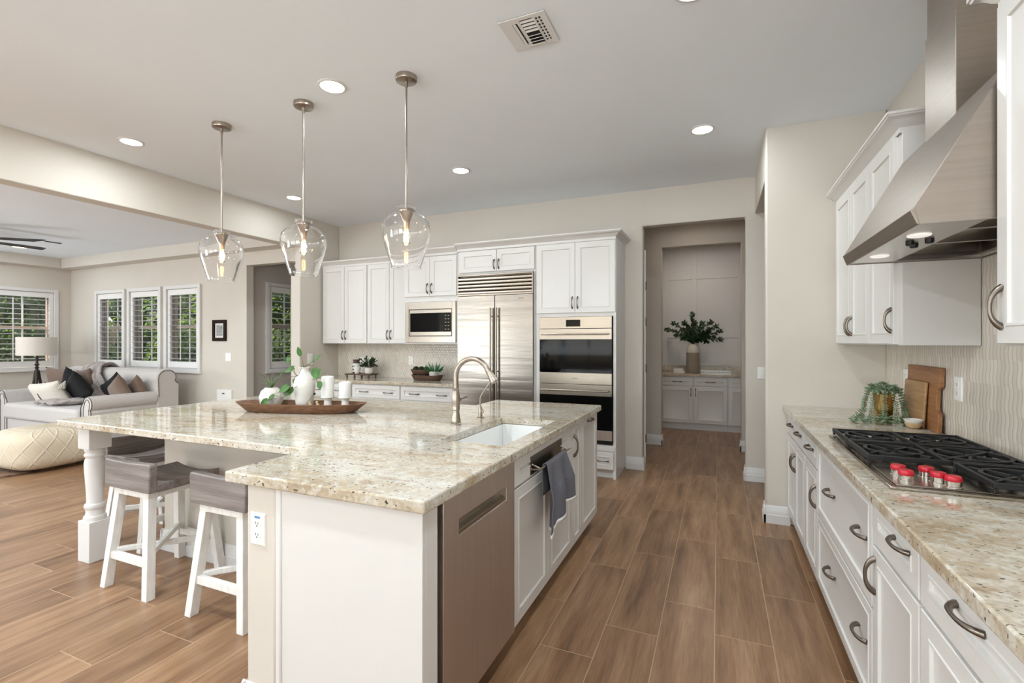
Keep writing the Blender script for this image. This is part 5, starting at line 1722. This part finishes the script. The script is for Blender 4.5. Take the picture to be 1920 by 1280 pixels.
# pouf and rug
rg = MB().box(-10.1, -6.75, 0.3, 3.32, 0.0, 0.012).build('area_rug', 'rug', None, bevel=0.004)
tag(rg, 'dark patterned area rug under the cream pouf', 'rug')
def pouf_pt(u, v):
    a = 2 * pi * u
    ph_ = -pi / 2 + pi * v
    e1, e2 = 0.42, 0.55
    sp = lambda w, e: math.copysign(abs(w) ** e, w)
    x = 0.415 * sp(cos(ph_), e1) * sp(cos(a), e2)
    y = 0.405 * sp(cos(ph_), e1) * sp(sin(a), e2)
    z = 0.222 + 0.214 * sp(sin(ph_), 0.62)
    return Vector((-6.96, 2.915, 0.013)) + Vector((x, y, z))
pf_ = MB().grid(pouf_pt, 72, 36, True)
po = pf_.build('pouf', 'pouf', None, angle=80, origin=(-6.96, 2.915, 0.013))
bm = bmesh.new(); bm.from_mesh(po.data)
bmesh.ops.remove_doubles(bm, verts=bm.verts, dist=0.0005)
bmesh.ops.recalc_face_normals(bm, faces=bm.faces)
bm.to_mesh(po.data); bm.free()
tag(po, 'square cream knitted pouf with raised diamond pattern on the rug', 'pouf')

# ------------------------------------------------------------------ island tray and its things
TA = math.atan2(0.25, 0.91)
tc = Vector((-2.665, 2.50, 0.914))
TX = Matrix.Translation(tc) @ Matrix.Rotation(TA, 4, 'Z')
def boat(L, W, H, nose, z0=0.0, flare=0.72, wall=0.016, seg=64, X=None):
    """dough bowl: rounded long bowl with raised pointed ends"""
    def ring(l, w, z, lift=0.0, p=2.6):
        r = []
        for k in range(seg):
            a = 2 * pi * k / seg
            c_, s_ = cos(a), sin(a)
            x = l / 2 * math.copysign(abs(c_) ** (2 / p), c_)
            y = w / 2 * math.copysign(abs(s_) ** (2 / p), s_)
            r.append((x, y, z + lift * abs(c_) ** 6))
        return r
    rows = [ring(L * 0.80, W * 0.76, z0), ring(L * 0.84, W * 0.83, z0 + H * 0.12), ring(L * 0.94, W * 0.95, z0 + H * 0.7, nose * 0.5), ring(L, W, z0 + H, nose),
            ring(L - wall * 2.2, W - wall * 2, z0 + H + 0.001, nose), ring(L * 0.90 - wall * 2, W * 0.88 - wall * 2, z0 + H * 0.55, nose * 0.3), ring(L * 0.74, W * 0.66, z0 + 0.014)]
    vs = [p for r in rows for p in r]
    fs = []
    for i in range(len(rows) - 1):
        for k in range(seg):
            k2 = (k + 1) % seg
            fs.append((i * seg + k, i * seg + k2, (i + 1) * seg + k2, (i + 1) * seg + k))
    fs.append(tuple(range(seg))[::-1])
    fs.append(tuple((len(rows) - 1) * seg + k for k in range(seg)))
    return MB().add(vs, fs, X)
tr = boat(0.95, 0.285, 0.062, 0.005, X=TX).build('dough_bowl', 'bowl_wood', None, angle=40)
tag(tr, 'long carved wooden dough bowl holding the white vases on the island', 'bowl')
ZB = 0.929
vx, vy = -2.66, 2.526
prof = [(0.050, 0), (0.053, 0.004), (0.060, 0.06), (0.067, 0.11), (0.0715, 0.155), (0.070, 0.185), (0.060, 0.215), (0.045, 0.240), (0.034, 0.258), (0.031, 0.272), (0.034, 0.284), (0.0385, 0.291), (0.036, 0.293), (0.029, 0.285), (0.026, 0.27), (0.026, 0.20), (0, 0.19)]
vz = MB().lathe(prof, (vx, vy, ZB), 40, cap1=False).build('bottle_vase', 'ceramic', None, angle=50)
tag(vz, 'tall matte white bottle vase with trailing pothos on the island', 'vase')
# faceted pot with spiky plant
gx, gy = -2.905, 2.462
fp = thing('faceted_planter', 'round white faceted planter with spiky leaves in the dough bowl', 'planter', (gx, gy, ZB))
rows = [(0.045, 0.0), (0.072, 0.035), (0.0825, 0.078), (0.066, 0.122), (0.040, 0.146), (0.036, 0.146), (0.034, 0.13), (0, 0.128)]
vs, fs = [], []
seg = 10
for i, (r, z) in enumerate(rows):
    for k in range(seg):
        a = 2 * pi * (k + 0.5 * (i % 2)) / seg
        vs.append((gx + r * cos(a), gy + r * sin(a), ZB + z))
for i in range(len(rows) - 1):
    for k in range(seg):
        k2 = (k + 1) % seg
        a, b, c_, d_ = i * seg + k, i * seg + k2, (i + 1) * seg + k2, (i + 1) * seg + k
        if i % 2 == 0:
            fs += [(a, b, d_), (b, c_, d_)]
        else:
            fs += [(a, b, c_), (a, c_, d_)]
fs.append(tuple(range(seg))[::-1])
MB().add(vs, fs).build('pot', 'ceramic', fp, angle=5)
bl = MB()
random.seed(11)
def blade(mb, p0, p1, bend, w, flat=0.35):
    p0, p1 = Vector(p0), Vector(p1)
    mid = (p0 + p1) / 2 + Vector(bend)
    pa = spline([p0, mid, p1], 6)
    n = len(pa)
    mb.tube(pa, [max(0.0008, w * (1 - (i / (n - 1)) ** 2.2)) for i in range(n)], 6, flat=flat)
tip_px = [(483, 699, -0.05), (489, 722, -0.04), (511, 694, 0.0), (516, 700, 0.03), (497, 712, 0.05), (521, 713, -0.02), (528, 706, 0.0), (505, 705, -0.06)]
for (x, y, dy) in tip_px:
    p1 = at(x, y, gy + dy)
    blade(bl, (gx + random.uniform(-0.012, 0.012), gy + random.uniform(-0.012, 0.012), ZB + 0.13), p1, (0, 0, 0.03), 0.0055)
bl.build('spiky_leaves', 'leaf_spike', fp, angle=80)
# pothos vine in the vase
pv = thing('pothos_vine', 'green pothos vine trailing from the tall white vase', 'plant', (vx, vy, ZB + 0.2))
def heart(mb, base, tip, w, nrm):
    """heart shaped leaf from base (stalk) to tip"""
    base, tip = Vector(base), Vector(tip)
    ax = (tip - base)
    L = ax.length
    ax.normalize()
    nrm = Vector(nrm)
    sd = ax.cross(nrm).normalized()
    nr = sd.cross(ax)
    n = 9
    vs, fs = [], []
    for i in range(n + 1):
        t = i / n
        hw = w / 2 * (sin(pi * min(1, t * 0.92 + 0.10)) ** 0.75) * (1.12 - 0.55 * t) * (1 if i < n else 0.02)
        back = -0.10 * L * (1 - t) ** 4
        for q in (-1, -0.5, 0, 0.5, 1):
            off = back * abs(q) if t < 0.35 else 0
            vs.append(base + ax * (L * t + off) + sd * hw * q + nr * (-0.18 * hw * (1 - abs(q)) * 1.0 + 0.10 * L * (t - t * t)))
    for i in range(n):
        for q in range(4):
            a = i * 5 + q
            fs.append((a, a + 1, a + 6, a + 5))
    mb.add(vs, fs)
mouth = Vector((vx, vy, ZB + 0.285))
vine_leaves = [  # base px, tip px, depth offset, width
    ((563, 666), (558, 649), 0.02, 0.040), ((588, 676), (603, 664), 0.04, 0.034), ((541, 670), (540, 683), -0.04, 0.034),
    ((551, 689), (533, 698), -0.05, 0.048), ((590, 691), (594, 713), -0.06, 0.064), ((598, 692), (600, 704), 0.03, 0.030),
    ((541, 723), (522, 736), -0.12, 0.052), ((549, 729), (532, 742), -0.10, 0.056), ((549, 729), (540, 741), -0.10, 0.040), ((514, 740), (500, 750), -0.12, 0.036),
    ((501, 750), (488, 760), -0.16, 0.052), ((599, 716), (600, 731), -0.03, 0.044), ((524, 704), (531, 694), 0.00, 0.020), ((551, 711), (550, 719), -0.05, 0.024)]
lm, sm = MB(), MB()
random.seed(5)
for (b0, t0, dy, w) in vine_leaves:
    pb = at(b0[0], b0[1], vy + dy)
    ptip = at(t0[0], t0[1], vy + dy - 0.01)
    d = (ptip - pb)
    nrm = Vector((0.25 + random.uniform(-0.2, 0.2), -0.9, 0.3 + random.uniform(-0.15, 0.25)))
    heart(lm, pb, ptip, w, nrm)
stems = [[(571, 692, 0), (569, 683, 0.01), (563, 666, 0.02)], [(571, 692, 0), (578, 684, 0.02), (588, 676, 0.04)], [(571, 692, 0), (576, 683, -0.02), (586, 686, -0.05), (590, 691, -0.06)],
         [(571, 692, 0), (567, 686, -0.05), (558, 704, -0.09), (548, 692, -0.06), (541, 672, -0.04)], [(558, 704, -0.085), (553, 699, -0.07), (551, 689, -0.05)],
         [(558, 704, -0.09), (540, 708, -0.11), (520, 716, -0.12), (511, 726, -0.10)], [(557, 724, -0.11), (549, 729, -0.10), (541, 737, -0.11), (528, 745, -0.13), (514, 740, -0.12)],
         [(514, 740, -0.12), (507, 745, -0.14), (501, 750, -0.16)], [(558, 704, -0.09), (552, 708, -0.06), (551, 713, -0.05)], [(571, 692, 0), (582, 690, 0.03), (577, 705, 0.05), (590, 712, 0.0), (599, 716, -0.03)],
         [(541, 737, -0.11), (545, 729, -0.12), (541, 723, -0.12)], [(511, 726, -0.10), (519, 714, -0.06), (524, 704, 0.0)]]
for s in stems:
    pts = [at(x, y, vy + dy) for (x, y, dy) in s]
    sm.tube(spline(pts, 5), 0.0016, 6)
sm.tube([mouth - Vector((0, 0, 0.04)), mouth + Vector((0, 0, 0.012))], 0.010, 8)
lm.build('leaves', 'leaf', pv, angle=70, fix=False)
sm.build('stems', 'stem', pv, angle=80)
# candles on pedestals
for (x, y, r, zt, lab, lab2) in ((-2.493, 2.572, 0.0424, 1.161, 'taller white pillar candle, nearer the vase', 'white ridged candle pedestal under the taller candle'),
                                 (-2.370, 2.606, 0.0407, 1.124, 'shorter white pillar candle at the right end of the bowl', 'white ridged candle pedestal under the shorter candle')):
    hd_ = MB().lathe([(0.027, 0), (0.0275, 0.008), (0.025, 0.012), (0.0265, 0.020), (0.0245, 0.026), (0.026, 0.034), (0.024, 0.040), (0.0235, 0.066), (0.028, 0.076), (0.044, 0.081), (0.046, 0.086), (0.045, 0.090), (0, 0.090)], (x, y, ZB), 32).build('candle_pedestal', 'ceramic', None, angle=40)
    tag(hd_, lab2, 'candle holder', 'candle pedestals in the dough bowl')
    cd = thing('pillar_candle', lab, 'candle', (x, y, ZB + 0.090), 'pillar candles in the dough bowl')
    MB().lathe([(r, ZB + 0.0905), (r, zt - 0.010), (r * 0.93, zt - 0.004), (r * 0.6, zt), (0, zt + 0.001)], (x, y, 0), 36).build('wax', 'wax', cd, angle=50)
    MB().tube([(x, y, zt), (x + 0.001, y, zt + 0.012)], 0.0015, 6).build('wick', 'wick', cd)
# wooden bead figures and a dried flower
for (x, y, lab, rs) in ((-2.585, 2.50, 'natural wooden bead knot beside the vase foot, left one', (0.014, 0.011, 0.008)), (-2.545, 2.525, 'natural wooden bead knot beside the vase foot, right one', (0.013, 0.012, 0.009))):
    m = MB()
    z = ZB
    for k, r in enumerate(rs):
        m.ball((x + 0.006 * (k % 2), y, z + r), r, 14, 10)
        z += r * 1.7
    m.ball((x + 0.022, y + 0.004, ZB + 0.010), 0.010, 14, 10)
    tag(m.build('wooden_beads', 'bead', None, angle=80), lab, 'ornament', 'wooden beads in the dough bowl')
df = thing('dried_flower', 'thin dried flower stem with dark round head beside the vase', 'flower', (-2.60, 2.48, ZB))
p1 = at(589.5, 738, 2.49)
MB().tube(spline([(-2.600, 2.485, ZB), (-2.595, 2.487, ZB + 0.05), p1], 6), 0.0014, 6).build('stem', 'stem', df)
MB().ball(p1, (0.009, 0.009, 0.008), 12, 8).build('flower_head', 'moss', df)

# ------------------------------------------------------------------ back counter
def leaf_card(mb, p, d, L, w, nrm):
    p, d, nrm = Vector(p), Vector(d).normalized(), Vector(nrm)
    s = d.cross(nrm)
    if s.length < 1e-4:
        s = d.cross(Vector((1, 0, 0.3)))
    s.normalize()
    n = s.cross(d)
    vs = [p, p + d * L * 0.45 + s * w / 2 + n * L * 0.06, p + d * L, p + d * L * 0.45 - s * w / 2 + n * L * 0.06, p + d * L * 0.5 - n * L * 0.02]
    mb.add(vs, [(0, 1, 4), (1, 2, 4), (2, 3, 4), (3, 0, 4)])
rs = thing('wooden_riser', 'dark wooden footed riser on the back counter', 'stand', (-4.40, 5.15, 0.914))
MB().box(-4.61, -4.20, 5.06, 5.24, 0.952, 0.970).build('top_board', 'riser_wood', rs, bevel=0.004)
for x in (-4.585, -4.455, -4.345, -4.225):
    for y in (5.08, 5.22):
        MB().lathe([(0.009, 0.914), (0.012, 0.93), (0.009, 0.94), (0.012, 0.952)], (x, y, 0), 12).build('foot', 'riser_wood', rs)
ZR = 0.970
cn = thing('ceramic_canister', 'white canister with black dots and wooden lid on the riser', 'canister', (-4.505, 5.17, ZR))
m = MB().lathe([(0.048, 0), (0.05, 0.004), (0.05, 0.104), (0.046, 0.112), (0.044, 0.116)], (-4.505, 5.17, ZR + 0.02), 28)
m.build('jar', 'ceramic', cn, angle=40)
MB().lathe([(0.051, 0), (0.051, 0.02)], (-4.505, 5.17, ZR), 28).build('base_band', 'riser_wood', cn)
MB().lathe([(0.046, 0.136), (0.048, 0.14), (0.048, 0.150), (0.040, 0.152), (0.038, 0.158)], (-4.505, 5.17, ZR), 28).build('collar', 'riser_wood', cn, angle=30)
MB().lathe([(0.036, 0.158), (0.036, 0.168), (0.047, 0.170), (0.048, 0.186), (0, 0.188)], (-4.505, 5.17, ZR), 28).build('lid', 'riser_wood', cn, angle=30)
m = MB()
for z in (0.055, 0.095):
    for aa in (-150, -118, -86, -54):
        a = radians(aa)
        X = Matrix.Translation((-4.505 + 0.0495 * cos(a), 5.17 + 0.0495 * sin(a), ZR + z)) @ Matrix.Rotation(a, 4, 'Z') @ Matrix.Rotation(pi / 2, 4, 'Y')
        if abs(aa + 118) < 40:
            m.lathe([(0.012, 0), (0.012, 0.0015), (0, 0.002)], (0, 0, 0), 14, X=X)
m.build('dots', 'dot', cn)
mg = thing('ceramic_mug', 'white rounded mug in front of the dotted canister', 'mug', (-4.44, 5.11, ZR))
m = MB().lathe([(0.026, 0), (0.03, 0.004), (0.040, 0.04), (0.045, 0.075), (0.046, 0.098), (0.043, 0.098), (0.042, 0.075), (0.036, 0.035), (0, 0.012)], (-4.44, 5.11, ZR), 28, cap1=False)
m.build('cup', 'ceramic', mg, angle=40)
MB().tube(spline([(-4.398, 5.115, ZR + 0.082), (-4.372, 5.12, ZR + 0.078), (-4.366, 5.12, ZR + 0.055), (-4.376, 5.118, ZR + 0.035), (-4.402, 5.114, ZR + 0.030)], 5), 0.0055, 8).build('handle', 'ceramic', mg)
lp = thing('potted_plant', 'small leafy dark plant in pale pot on the riser', 'plant', (-4.275, 5.15, ZR))
MB().lathe([(0.040, 0), (0.052, 0.008), (0.056, 0.04), (0.054, 0.075), (0.050, 0.082), (0.046, 0.08), (0.046, 0.07), (0, 0.068)], (-4.275, 5.15, ZR), 28, cap1=False).build('pot', 'pot_grey', lp, angle=40)
random.seed(21)
lf, sm = MB(), MB()
for k in range(26):
    a = random.uniform(0, 2 * pi)
    el = random.uniform(0.15, 1.35)
    L = random.uniform(0.09, 0.16)
    d = Vector((cos(a) * cos(el), 0.7 * sin(a) * cos(el), sin(el)))
    p0 = Vector((-4.275 + 0.015 * cos(a), 5.15 + 0.015 * sin(a), ZR + 0.072))
    pth = spline([p0, p0 + d * L * 0.5 + Vector((0, 0, 0.02)), p0 + d * L], 4)
    sm.tube(pth, 0.0013, 5)
    for p in pth[2:]:
        for _ in range(3):
            dd = (d + Vector((random.uniform(-1, 1), random.uniform(-1, 1), random.uniform(-0.6, 0.8)))).normalized()
            leaf_card(lf, p, dd, 0.030, 0.017, (random.uniform(-1, 1), -0.6, 0.8))
lf.build('leaves', 'leaf_dark', lp, angle=80, fix=False)
sm.build('stems', 'stem', lp)
# nested dough bowls with moss balls and a succulent
def bowl_at(name, label, c, L, W, H, nose, rot=0.0, mat='riser_wood'):
    X = Matrix.Translation(c) @ Matrix.Rotation(rot, 4, 'Z')
    o = boat(L, W, H, nose, X=X, seg=40, wall=0.010).build(name, mat, None, angle=40)
    return tag(o, label, 'bowl', 'dark wooden bowls on the back counter')
bowl_at('wooden_bowl', 'lower dark wooden bowl on the back counter under the succulent', (-3.345, 5.12, 0.914), 0.44, 0.20, 0.066, 0.004)
bowl_at('wooden_bowl', 'upper dark wooden bowl filled with moss balls', (-3.455, 5.16, 0.985), 0.30, 0.15, 0.060, 0.004)
def mossball(c, r, label):
    o = MB().ball(c, r, 18, 12).build('moss_ball', 'moss', None, angle=80)
    return tag(o, label, 'moss ball', 'moss balls in the wooden bowls')
for i, (dx, lab) in enumerate(((-0.075, 'dark green moss ball at the left of the upper bowl'), (0.003, 'dark green moss ball in the middle of the upper bowl'), (0.080, 'dark green moss ball at the right, beside the succulent'))):
    mossball((-3.455 + dx, 5.15, 1.045), 0.042, lab)
for i, (dx, lab) in enumerate(((-0.10, 'dark moss ball in the lower bowl, left one'), (-0.01, 'dark moss ball in the lower bowl beside the white pot'))):
    mossball((-3.345 + dx, 5.045 + 0.03, 0.955), 0.036, lab)
sc_ = thing('succulent_pot', 'bright green spiky succulent in white pot on the wooden bowl', 'plant', (-3.245, 5.12, 0.93))
MB().lathe([(0.040, 0.0), (0.044, 0.006), (0.058, 0.05), (0.062, 0.098), (0.058, 0.100), (0.055, 0.09), (0, 0.088)], (-3.245, 5.12, 0.930), 28, cap1=False).build('pot', 'pot_grey', sc_, angle=40)
random.seed(8)
m = MB()
for k in range(46):
    a = random.uniform(0, 2 * pi)
    el = random.uniform(0.35, 1.5)
    L = random.uniform(0.10, 0.15)
    d = Vector((cos(a) * cos(el), sin(a) * cos(el), sin(el)))
    p0 = Vector((-3.245 + 0.02 * cos(a), 5.12 + 0.02 * sin(a), 1.018))
    blade(m, p0, p0 + d * L, (d.x * 0.008, d.y * 0.008, -0.008), 0.0075, 0.4)
m.build('leaves', 'leaf_vivid', sc_, angle=80)

# ------------------------------------------------------------------ right counter decor
bd = thing('cutting_board', 'tall amber bamboo cutting board leaning on the right tile', 'cutting board', (1.06, 3.45, 0.914))
def board(mb, y0, y1, h, t, lean, xfoot, notch=None, c=0.01):
    def P(q, e):
        y, s = q
        return (xfoot + s * sin(lean) - e * cos(lean), y, 0.9145 + s * cos(lean) + e * sin(lean))
    poly = [(y0, 0), (y1, 0), (y1, h), (y0, h)]
    if notch:
        a, b, d = notch
        poly = [(y0, 0), (y1, 0), (y1, h), (y0, h), (y0, b + 0.02), (y0 + d, b), (y0 + d, a + 0.02), (y0, a)]
    return mb.prism(poly, P, 0, t)
board(MB(), 3.225, 3.70, 0.345, 0.020, radians(2.2), 1.086, (0.10, 0.225, 0.035)).build('board', 'board_dark', bd, bevel=0.003)
sb = board(MB(), 3.36, 3.68, 0.258, 0.014, radians(3.6), 1.056, None).build('small_cutting_board', 'board_light', None, bevel=0.005)
tag(sb, 'smaller pale cutting board leaning in front of the tall board', 'cutting board')
for k, (z, r, lab) in enumerate(((0.0, 0.042, 'lower small pale pinch bowl of the stacked pair'), (0.020, 0.047, 'upper small pale pinch bowl of the stacked pair'))):
    o = MB().lathe([(r * 0.5, z), (r * 0.75, z + 0.010), (r, z + 0.030), (r - 0.004, z + 0.031), (r * 0.65, z + 0.012), (0, z + 0.006)], (1.005, 3.36, 0.9145), 28, cap1=False).build('pinch_bowl', 'bead' if k == 0 else 'ceramic', None, angle=50)
    tag(o, lab, 'bowl', 'stacked pinch bowls by the cutting boards')
gp = thing('gold_planter', 'gold pot with trailing eucalyptus beside the cutting boards', 'plant', (0.922, 3.57, 0.914))
gx, gy = 0.922, 3.57
MB().lathe([(0.038, 0), (0.041, 0.004), (0.050, 0.10), (0.056, 0.170), (0.054, 0.172), (0.051, 0.167), (0.048, 0.15), (0, 0.148)], (gx, gy, 0.9145), 36, cap1=False).build('pot', 'gold', gp, angle=40)
random.seed(14)
lf, sm = MB(), MB()
ztop = 0.9145 + 0.165
def euc_run(pts, step=0.011, size=0.020):
    pa = spline(pts, 10)
    sm.tube(pa, 0.0013, 5)
    acc = 0
    for i in range(1, len(pa)):
        acc += (pa[i] - pa[i - 1]).length
        if acc > step:
            acc = 0
            t = (pa[i] - pa[i - 1]).normalized()
            s = t.cross(Vector((0.3, -0.9, 0.4)))
            s = s.normalized() if s.length > 0.05 else Vector((1, 0, 0))
            for q in (-1, 1):
                d = s * q + t * 0.3 + Vector((random.uniform(-.25, .25), random.uniform(-.25, .25), random.uniform(-.2, .2)))
                leaf_card(lf, pa[i], d, size * random.uniform(0.8, 1.2), size * 0.8, (random.uniform(-.4, .4), -0.6, 0.8))
for (dx, dy, bx, by) in ((-0.10, -0.03, -0.17, -0.05), (-0.085, 0.02, -0.13, -0.09), (0.085, -0.02, 0.06, -0.12), (0.10, 0.0, 0.09, -0.09), (-0.02, -0.10, -0.04, -0.15), (0.03, -0.10, 0.02, -0.16), (-0.07, -0.07, -0.10, -0.14), (0.075, -0.06, 0.075, -0.14)):
    euc_run([(gx + dx * 0.2, gy + dy * 0.2, ztop + 0.0), (gx + dx * 0.75, gy + dy * 0.75, ztop + 0.035), (gx + dx, gy + dy, ztop - 0.03), (gx + dx * 1.1, gy + dy * 1.1, ztop - 0.09), (gx + (dx + bx) / 2 * 1.1, gy + (dy + by) / 2 * 1.1, 0.945), (gx + bx, gy + by, 0.925)], 0.011, 0.019)
for k in range(90):
    a = random.uniform(0, 2 * pi)
    r = random.uniform(0, 0.07)
    p = Vector((gx + r * cos(a), gy + r * sin(a), ztop + 0.03 + random.uniform(-0.02, 0.045) * (1 - r / 0.09)))
    d = Vector((cos(a), sin(a), random.uniform(-0.2, 0.8)))
    leaf_card(lf, p, d, random.uniform(0.025, 0.042), random.uniform(0.020, 0.032), (random.uniform(-.5, .5), random.uniform(-.8, 0), 0.8))
for k in range(130):
    u = random.uniform(-1, 1)
    p = Vector((gx - 0.03 + u * 0.15, gy - 0.085 + random.uniform(-0.07, 0.06), 0.9165 + random.uniform(0.004, 0.045) * (1 - abs(u) * 0.6)))
    a = random.uniform(0, 2 * pi)
    leaf_card(lf, p, (cos(a), sin(a), random.uniform(-0.1, 0.35)), random.uniform(0.022, 0.036), random.uniform(0.018, 0.030), (0, -0.4, 0.9))
lf.v = [Vector((p.x, p.y, max(p.z, 0.9155))) for p in lf.v]
lf.build('leaves', 'leaf_euc', gp, angle=80, fix=False)
sm.build('stems', 'stem', gp)

# ------------------------------------------------------------------ pantry decor
px_, py_ = -0.378, 8.36
pvz = thing('ceramic_vase', 'tall two-tone taupe vase on the pantry counter', 'vase', (px_, py_, 0.89))
MB().lathe([(0.088, 0), (0.096, 0.008), (0.101, 0.05), (0.101, 0.330)], (px_, py_, 0.89), 36, cap1=False).build('ribbed_body', 'vase_low', pvz, angle=40)
MB().lathe([(0.101, 0.330), (0.099, 0.37), (0.088, 0.415), (0.068, 0.445), (0.062, 0.460), (0.064, 0.468), (0.058, 0.468), (0.056, 0.44), (0, 0.40)], (px_, py_, 0.89), 36, cap0=False, cap1=False).build('neck', 'vase_top', pvz, angle=50)
br = thing('leafy_branches', 'spreading dark leafy branches in the tall pantry vase', 'branches', (px_, py_, 1.32))
random.seed(31)
lf, sm = MB(), MB()
tips = [(1250, 618), (1262, 606), (1268, 628), (1282, 604), (1298, 589), (1303, 605), (1318, 606), (1334, 603), (1345, 612), (1352, 636), (1338, 632), (1325, 640), (1310, 634), (1280, 634), (1290, 615), (1350, 622), (1328, 622)]
for (x, y) in tips:
    p1 = at(x, y, py_ + random.uniform(-0.15, 0.12))
    p0 = Vector((px_, py_, 1.30))
    mid = (p0 + p1) / 2 + Vector(((p1.x - px_) * -0.05, 0, 0.08))
    pa = spline([p0, Vector((px_ + (p1.x - px_) * 0.1, py_, 1.40)), mid, p1], 8)
    sm.tube(pa, [0.005 - 0.003 * i / (len(pa) - 1) for i in range(len(pa))], 5)
    for i in range(8, len(pa)):
        t = (pa[i] - pa[i - 1]).normalized()
        for q in range(4):
            d = t * 0.5 + Vector((random.uniform(-1, 1), random.uniform(-1, 1), random.uniform(-0.8, 0.9)))
            leaf_card(lf, pa[i], d, random.uniform(0.05, 0.075), random.uniform(0.026, 0.04), (random.uniform(-.5, .5), -0.8, 0.5))
lf.build('leaves', 'leaf_dark', br, angle=80, fix=False)
sm.build('branches', 'bark', br)
for k, (z, lab) in enumerate(((0.8905, 'lower white block of the small stack beside the pantry vase'), (0.9265, 'upper white block of the small stack beside the pantry vase'))):
    o = MB().box(-0.665, -0.50 - 0.02 * k, 8.22, 8.33, z, z + 0.033).build('white_block', 'ceramic', None, bevel=0.004)
    tag(o, lab, 'ornament', 'white blocks on the pantry counter')

# ------------------------------------------------------------------ garden
random.seed(77)
def make_shrub(label):
    t = thing('garden_shrub', label, 'shrub', (0, 0, -0.1), 'shrubs outside the windows')
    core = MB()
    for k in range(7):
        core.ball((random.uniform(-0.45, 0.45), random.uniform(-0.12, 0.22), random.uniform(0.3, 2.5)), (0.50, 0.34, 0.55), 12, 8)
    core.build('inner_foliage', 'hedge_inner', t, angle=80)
    MB().tube([(0, 0, 0), (0.02, 0, 0.9), (-0.03, 0.02, 2.2)], [0.05, 0.045, 0.02], 8).build('trunk', 'bark', t)
    lv = MB()
    for k in range(2600):
        a = random.uniform(0, 2 * pi)
        z = random.uniform(0.02, 3.3)
        rr = 0.62 * (1 - 0.25 * abs(z - 1.5) / 1.8) * (0.82 + 0.25 * sin(3 * a + z * 4)) + random.uniform(-0.12, 0.12)
        p = Vector((rr * 1.15 * cos(a), rr * 0.8 * sin(a), z))
        d = Vector((cos(a) * 0.7 + random.uniform(-.7, .7), sin(a) * 0.7 + random.uniform(-.7, .7), random.uniform(-0.7, 0.5)))
        leaf_card(lv, p, d, random.uniform(0.06, 0.12), random.uniform(0.03, 0.055), (random.uniform(-1, 1), random.uniform(-1, 1), 0.6))
    lv.build('leaves', 'hedge', t, angle=80, fix=False)
    return t
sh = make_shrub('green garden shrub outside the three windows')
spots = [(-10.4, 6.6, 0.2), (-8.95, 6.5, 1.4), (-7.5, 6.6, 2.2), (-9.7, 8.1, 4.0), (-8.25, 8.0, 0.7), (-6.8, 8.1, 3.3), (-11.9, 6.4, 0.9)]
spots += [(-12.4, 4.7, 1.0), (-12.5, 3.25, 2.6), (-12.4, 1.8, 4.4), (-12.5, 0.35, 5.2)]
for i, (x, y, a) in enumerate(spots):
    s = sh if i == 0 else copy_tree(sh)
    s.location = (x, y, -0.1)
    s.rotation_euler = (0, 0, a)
    if y > 5.5:
        s['label'] = 'green garden shrub outside the three windows'
        s['group'] = 'shrubs outside the three windows'
    else:
        s['label'] = 'green garden shrub outside the wide left window'
        s['group'] = 'shrubs outside the left window'
struct('wall_garden', MB().box(-14.2, -14.0, -6, 12, -0.1, 1.9), 'garden_wall')
struct('wall_garden_back', MB().box(-14.0, -1.0, 11.0, 11.2, -0.1, 1.9), 'garden_wall')

# unseen roof and posts added to keep the sun off the rear floor
struct('added_sun_cover', MB().box(-10.6, 1.4, -8.6, FY0 - 0.001, 2.75, 2.95), 'trim')
for x in (-10.4, -5.6, -1.7, 1.2):
    struct('added_cover_post', MB().box(x - 0.12, x + 0.12, -8.55, -8.31, -0.1, 2.75), 'trim')
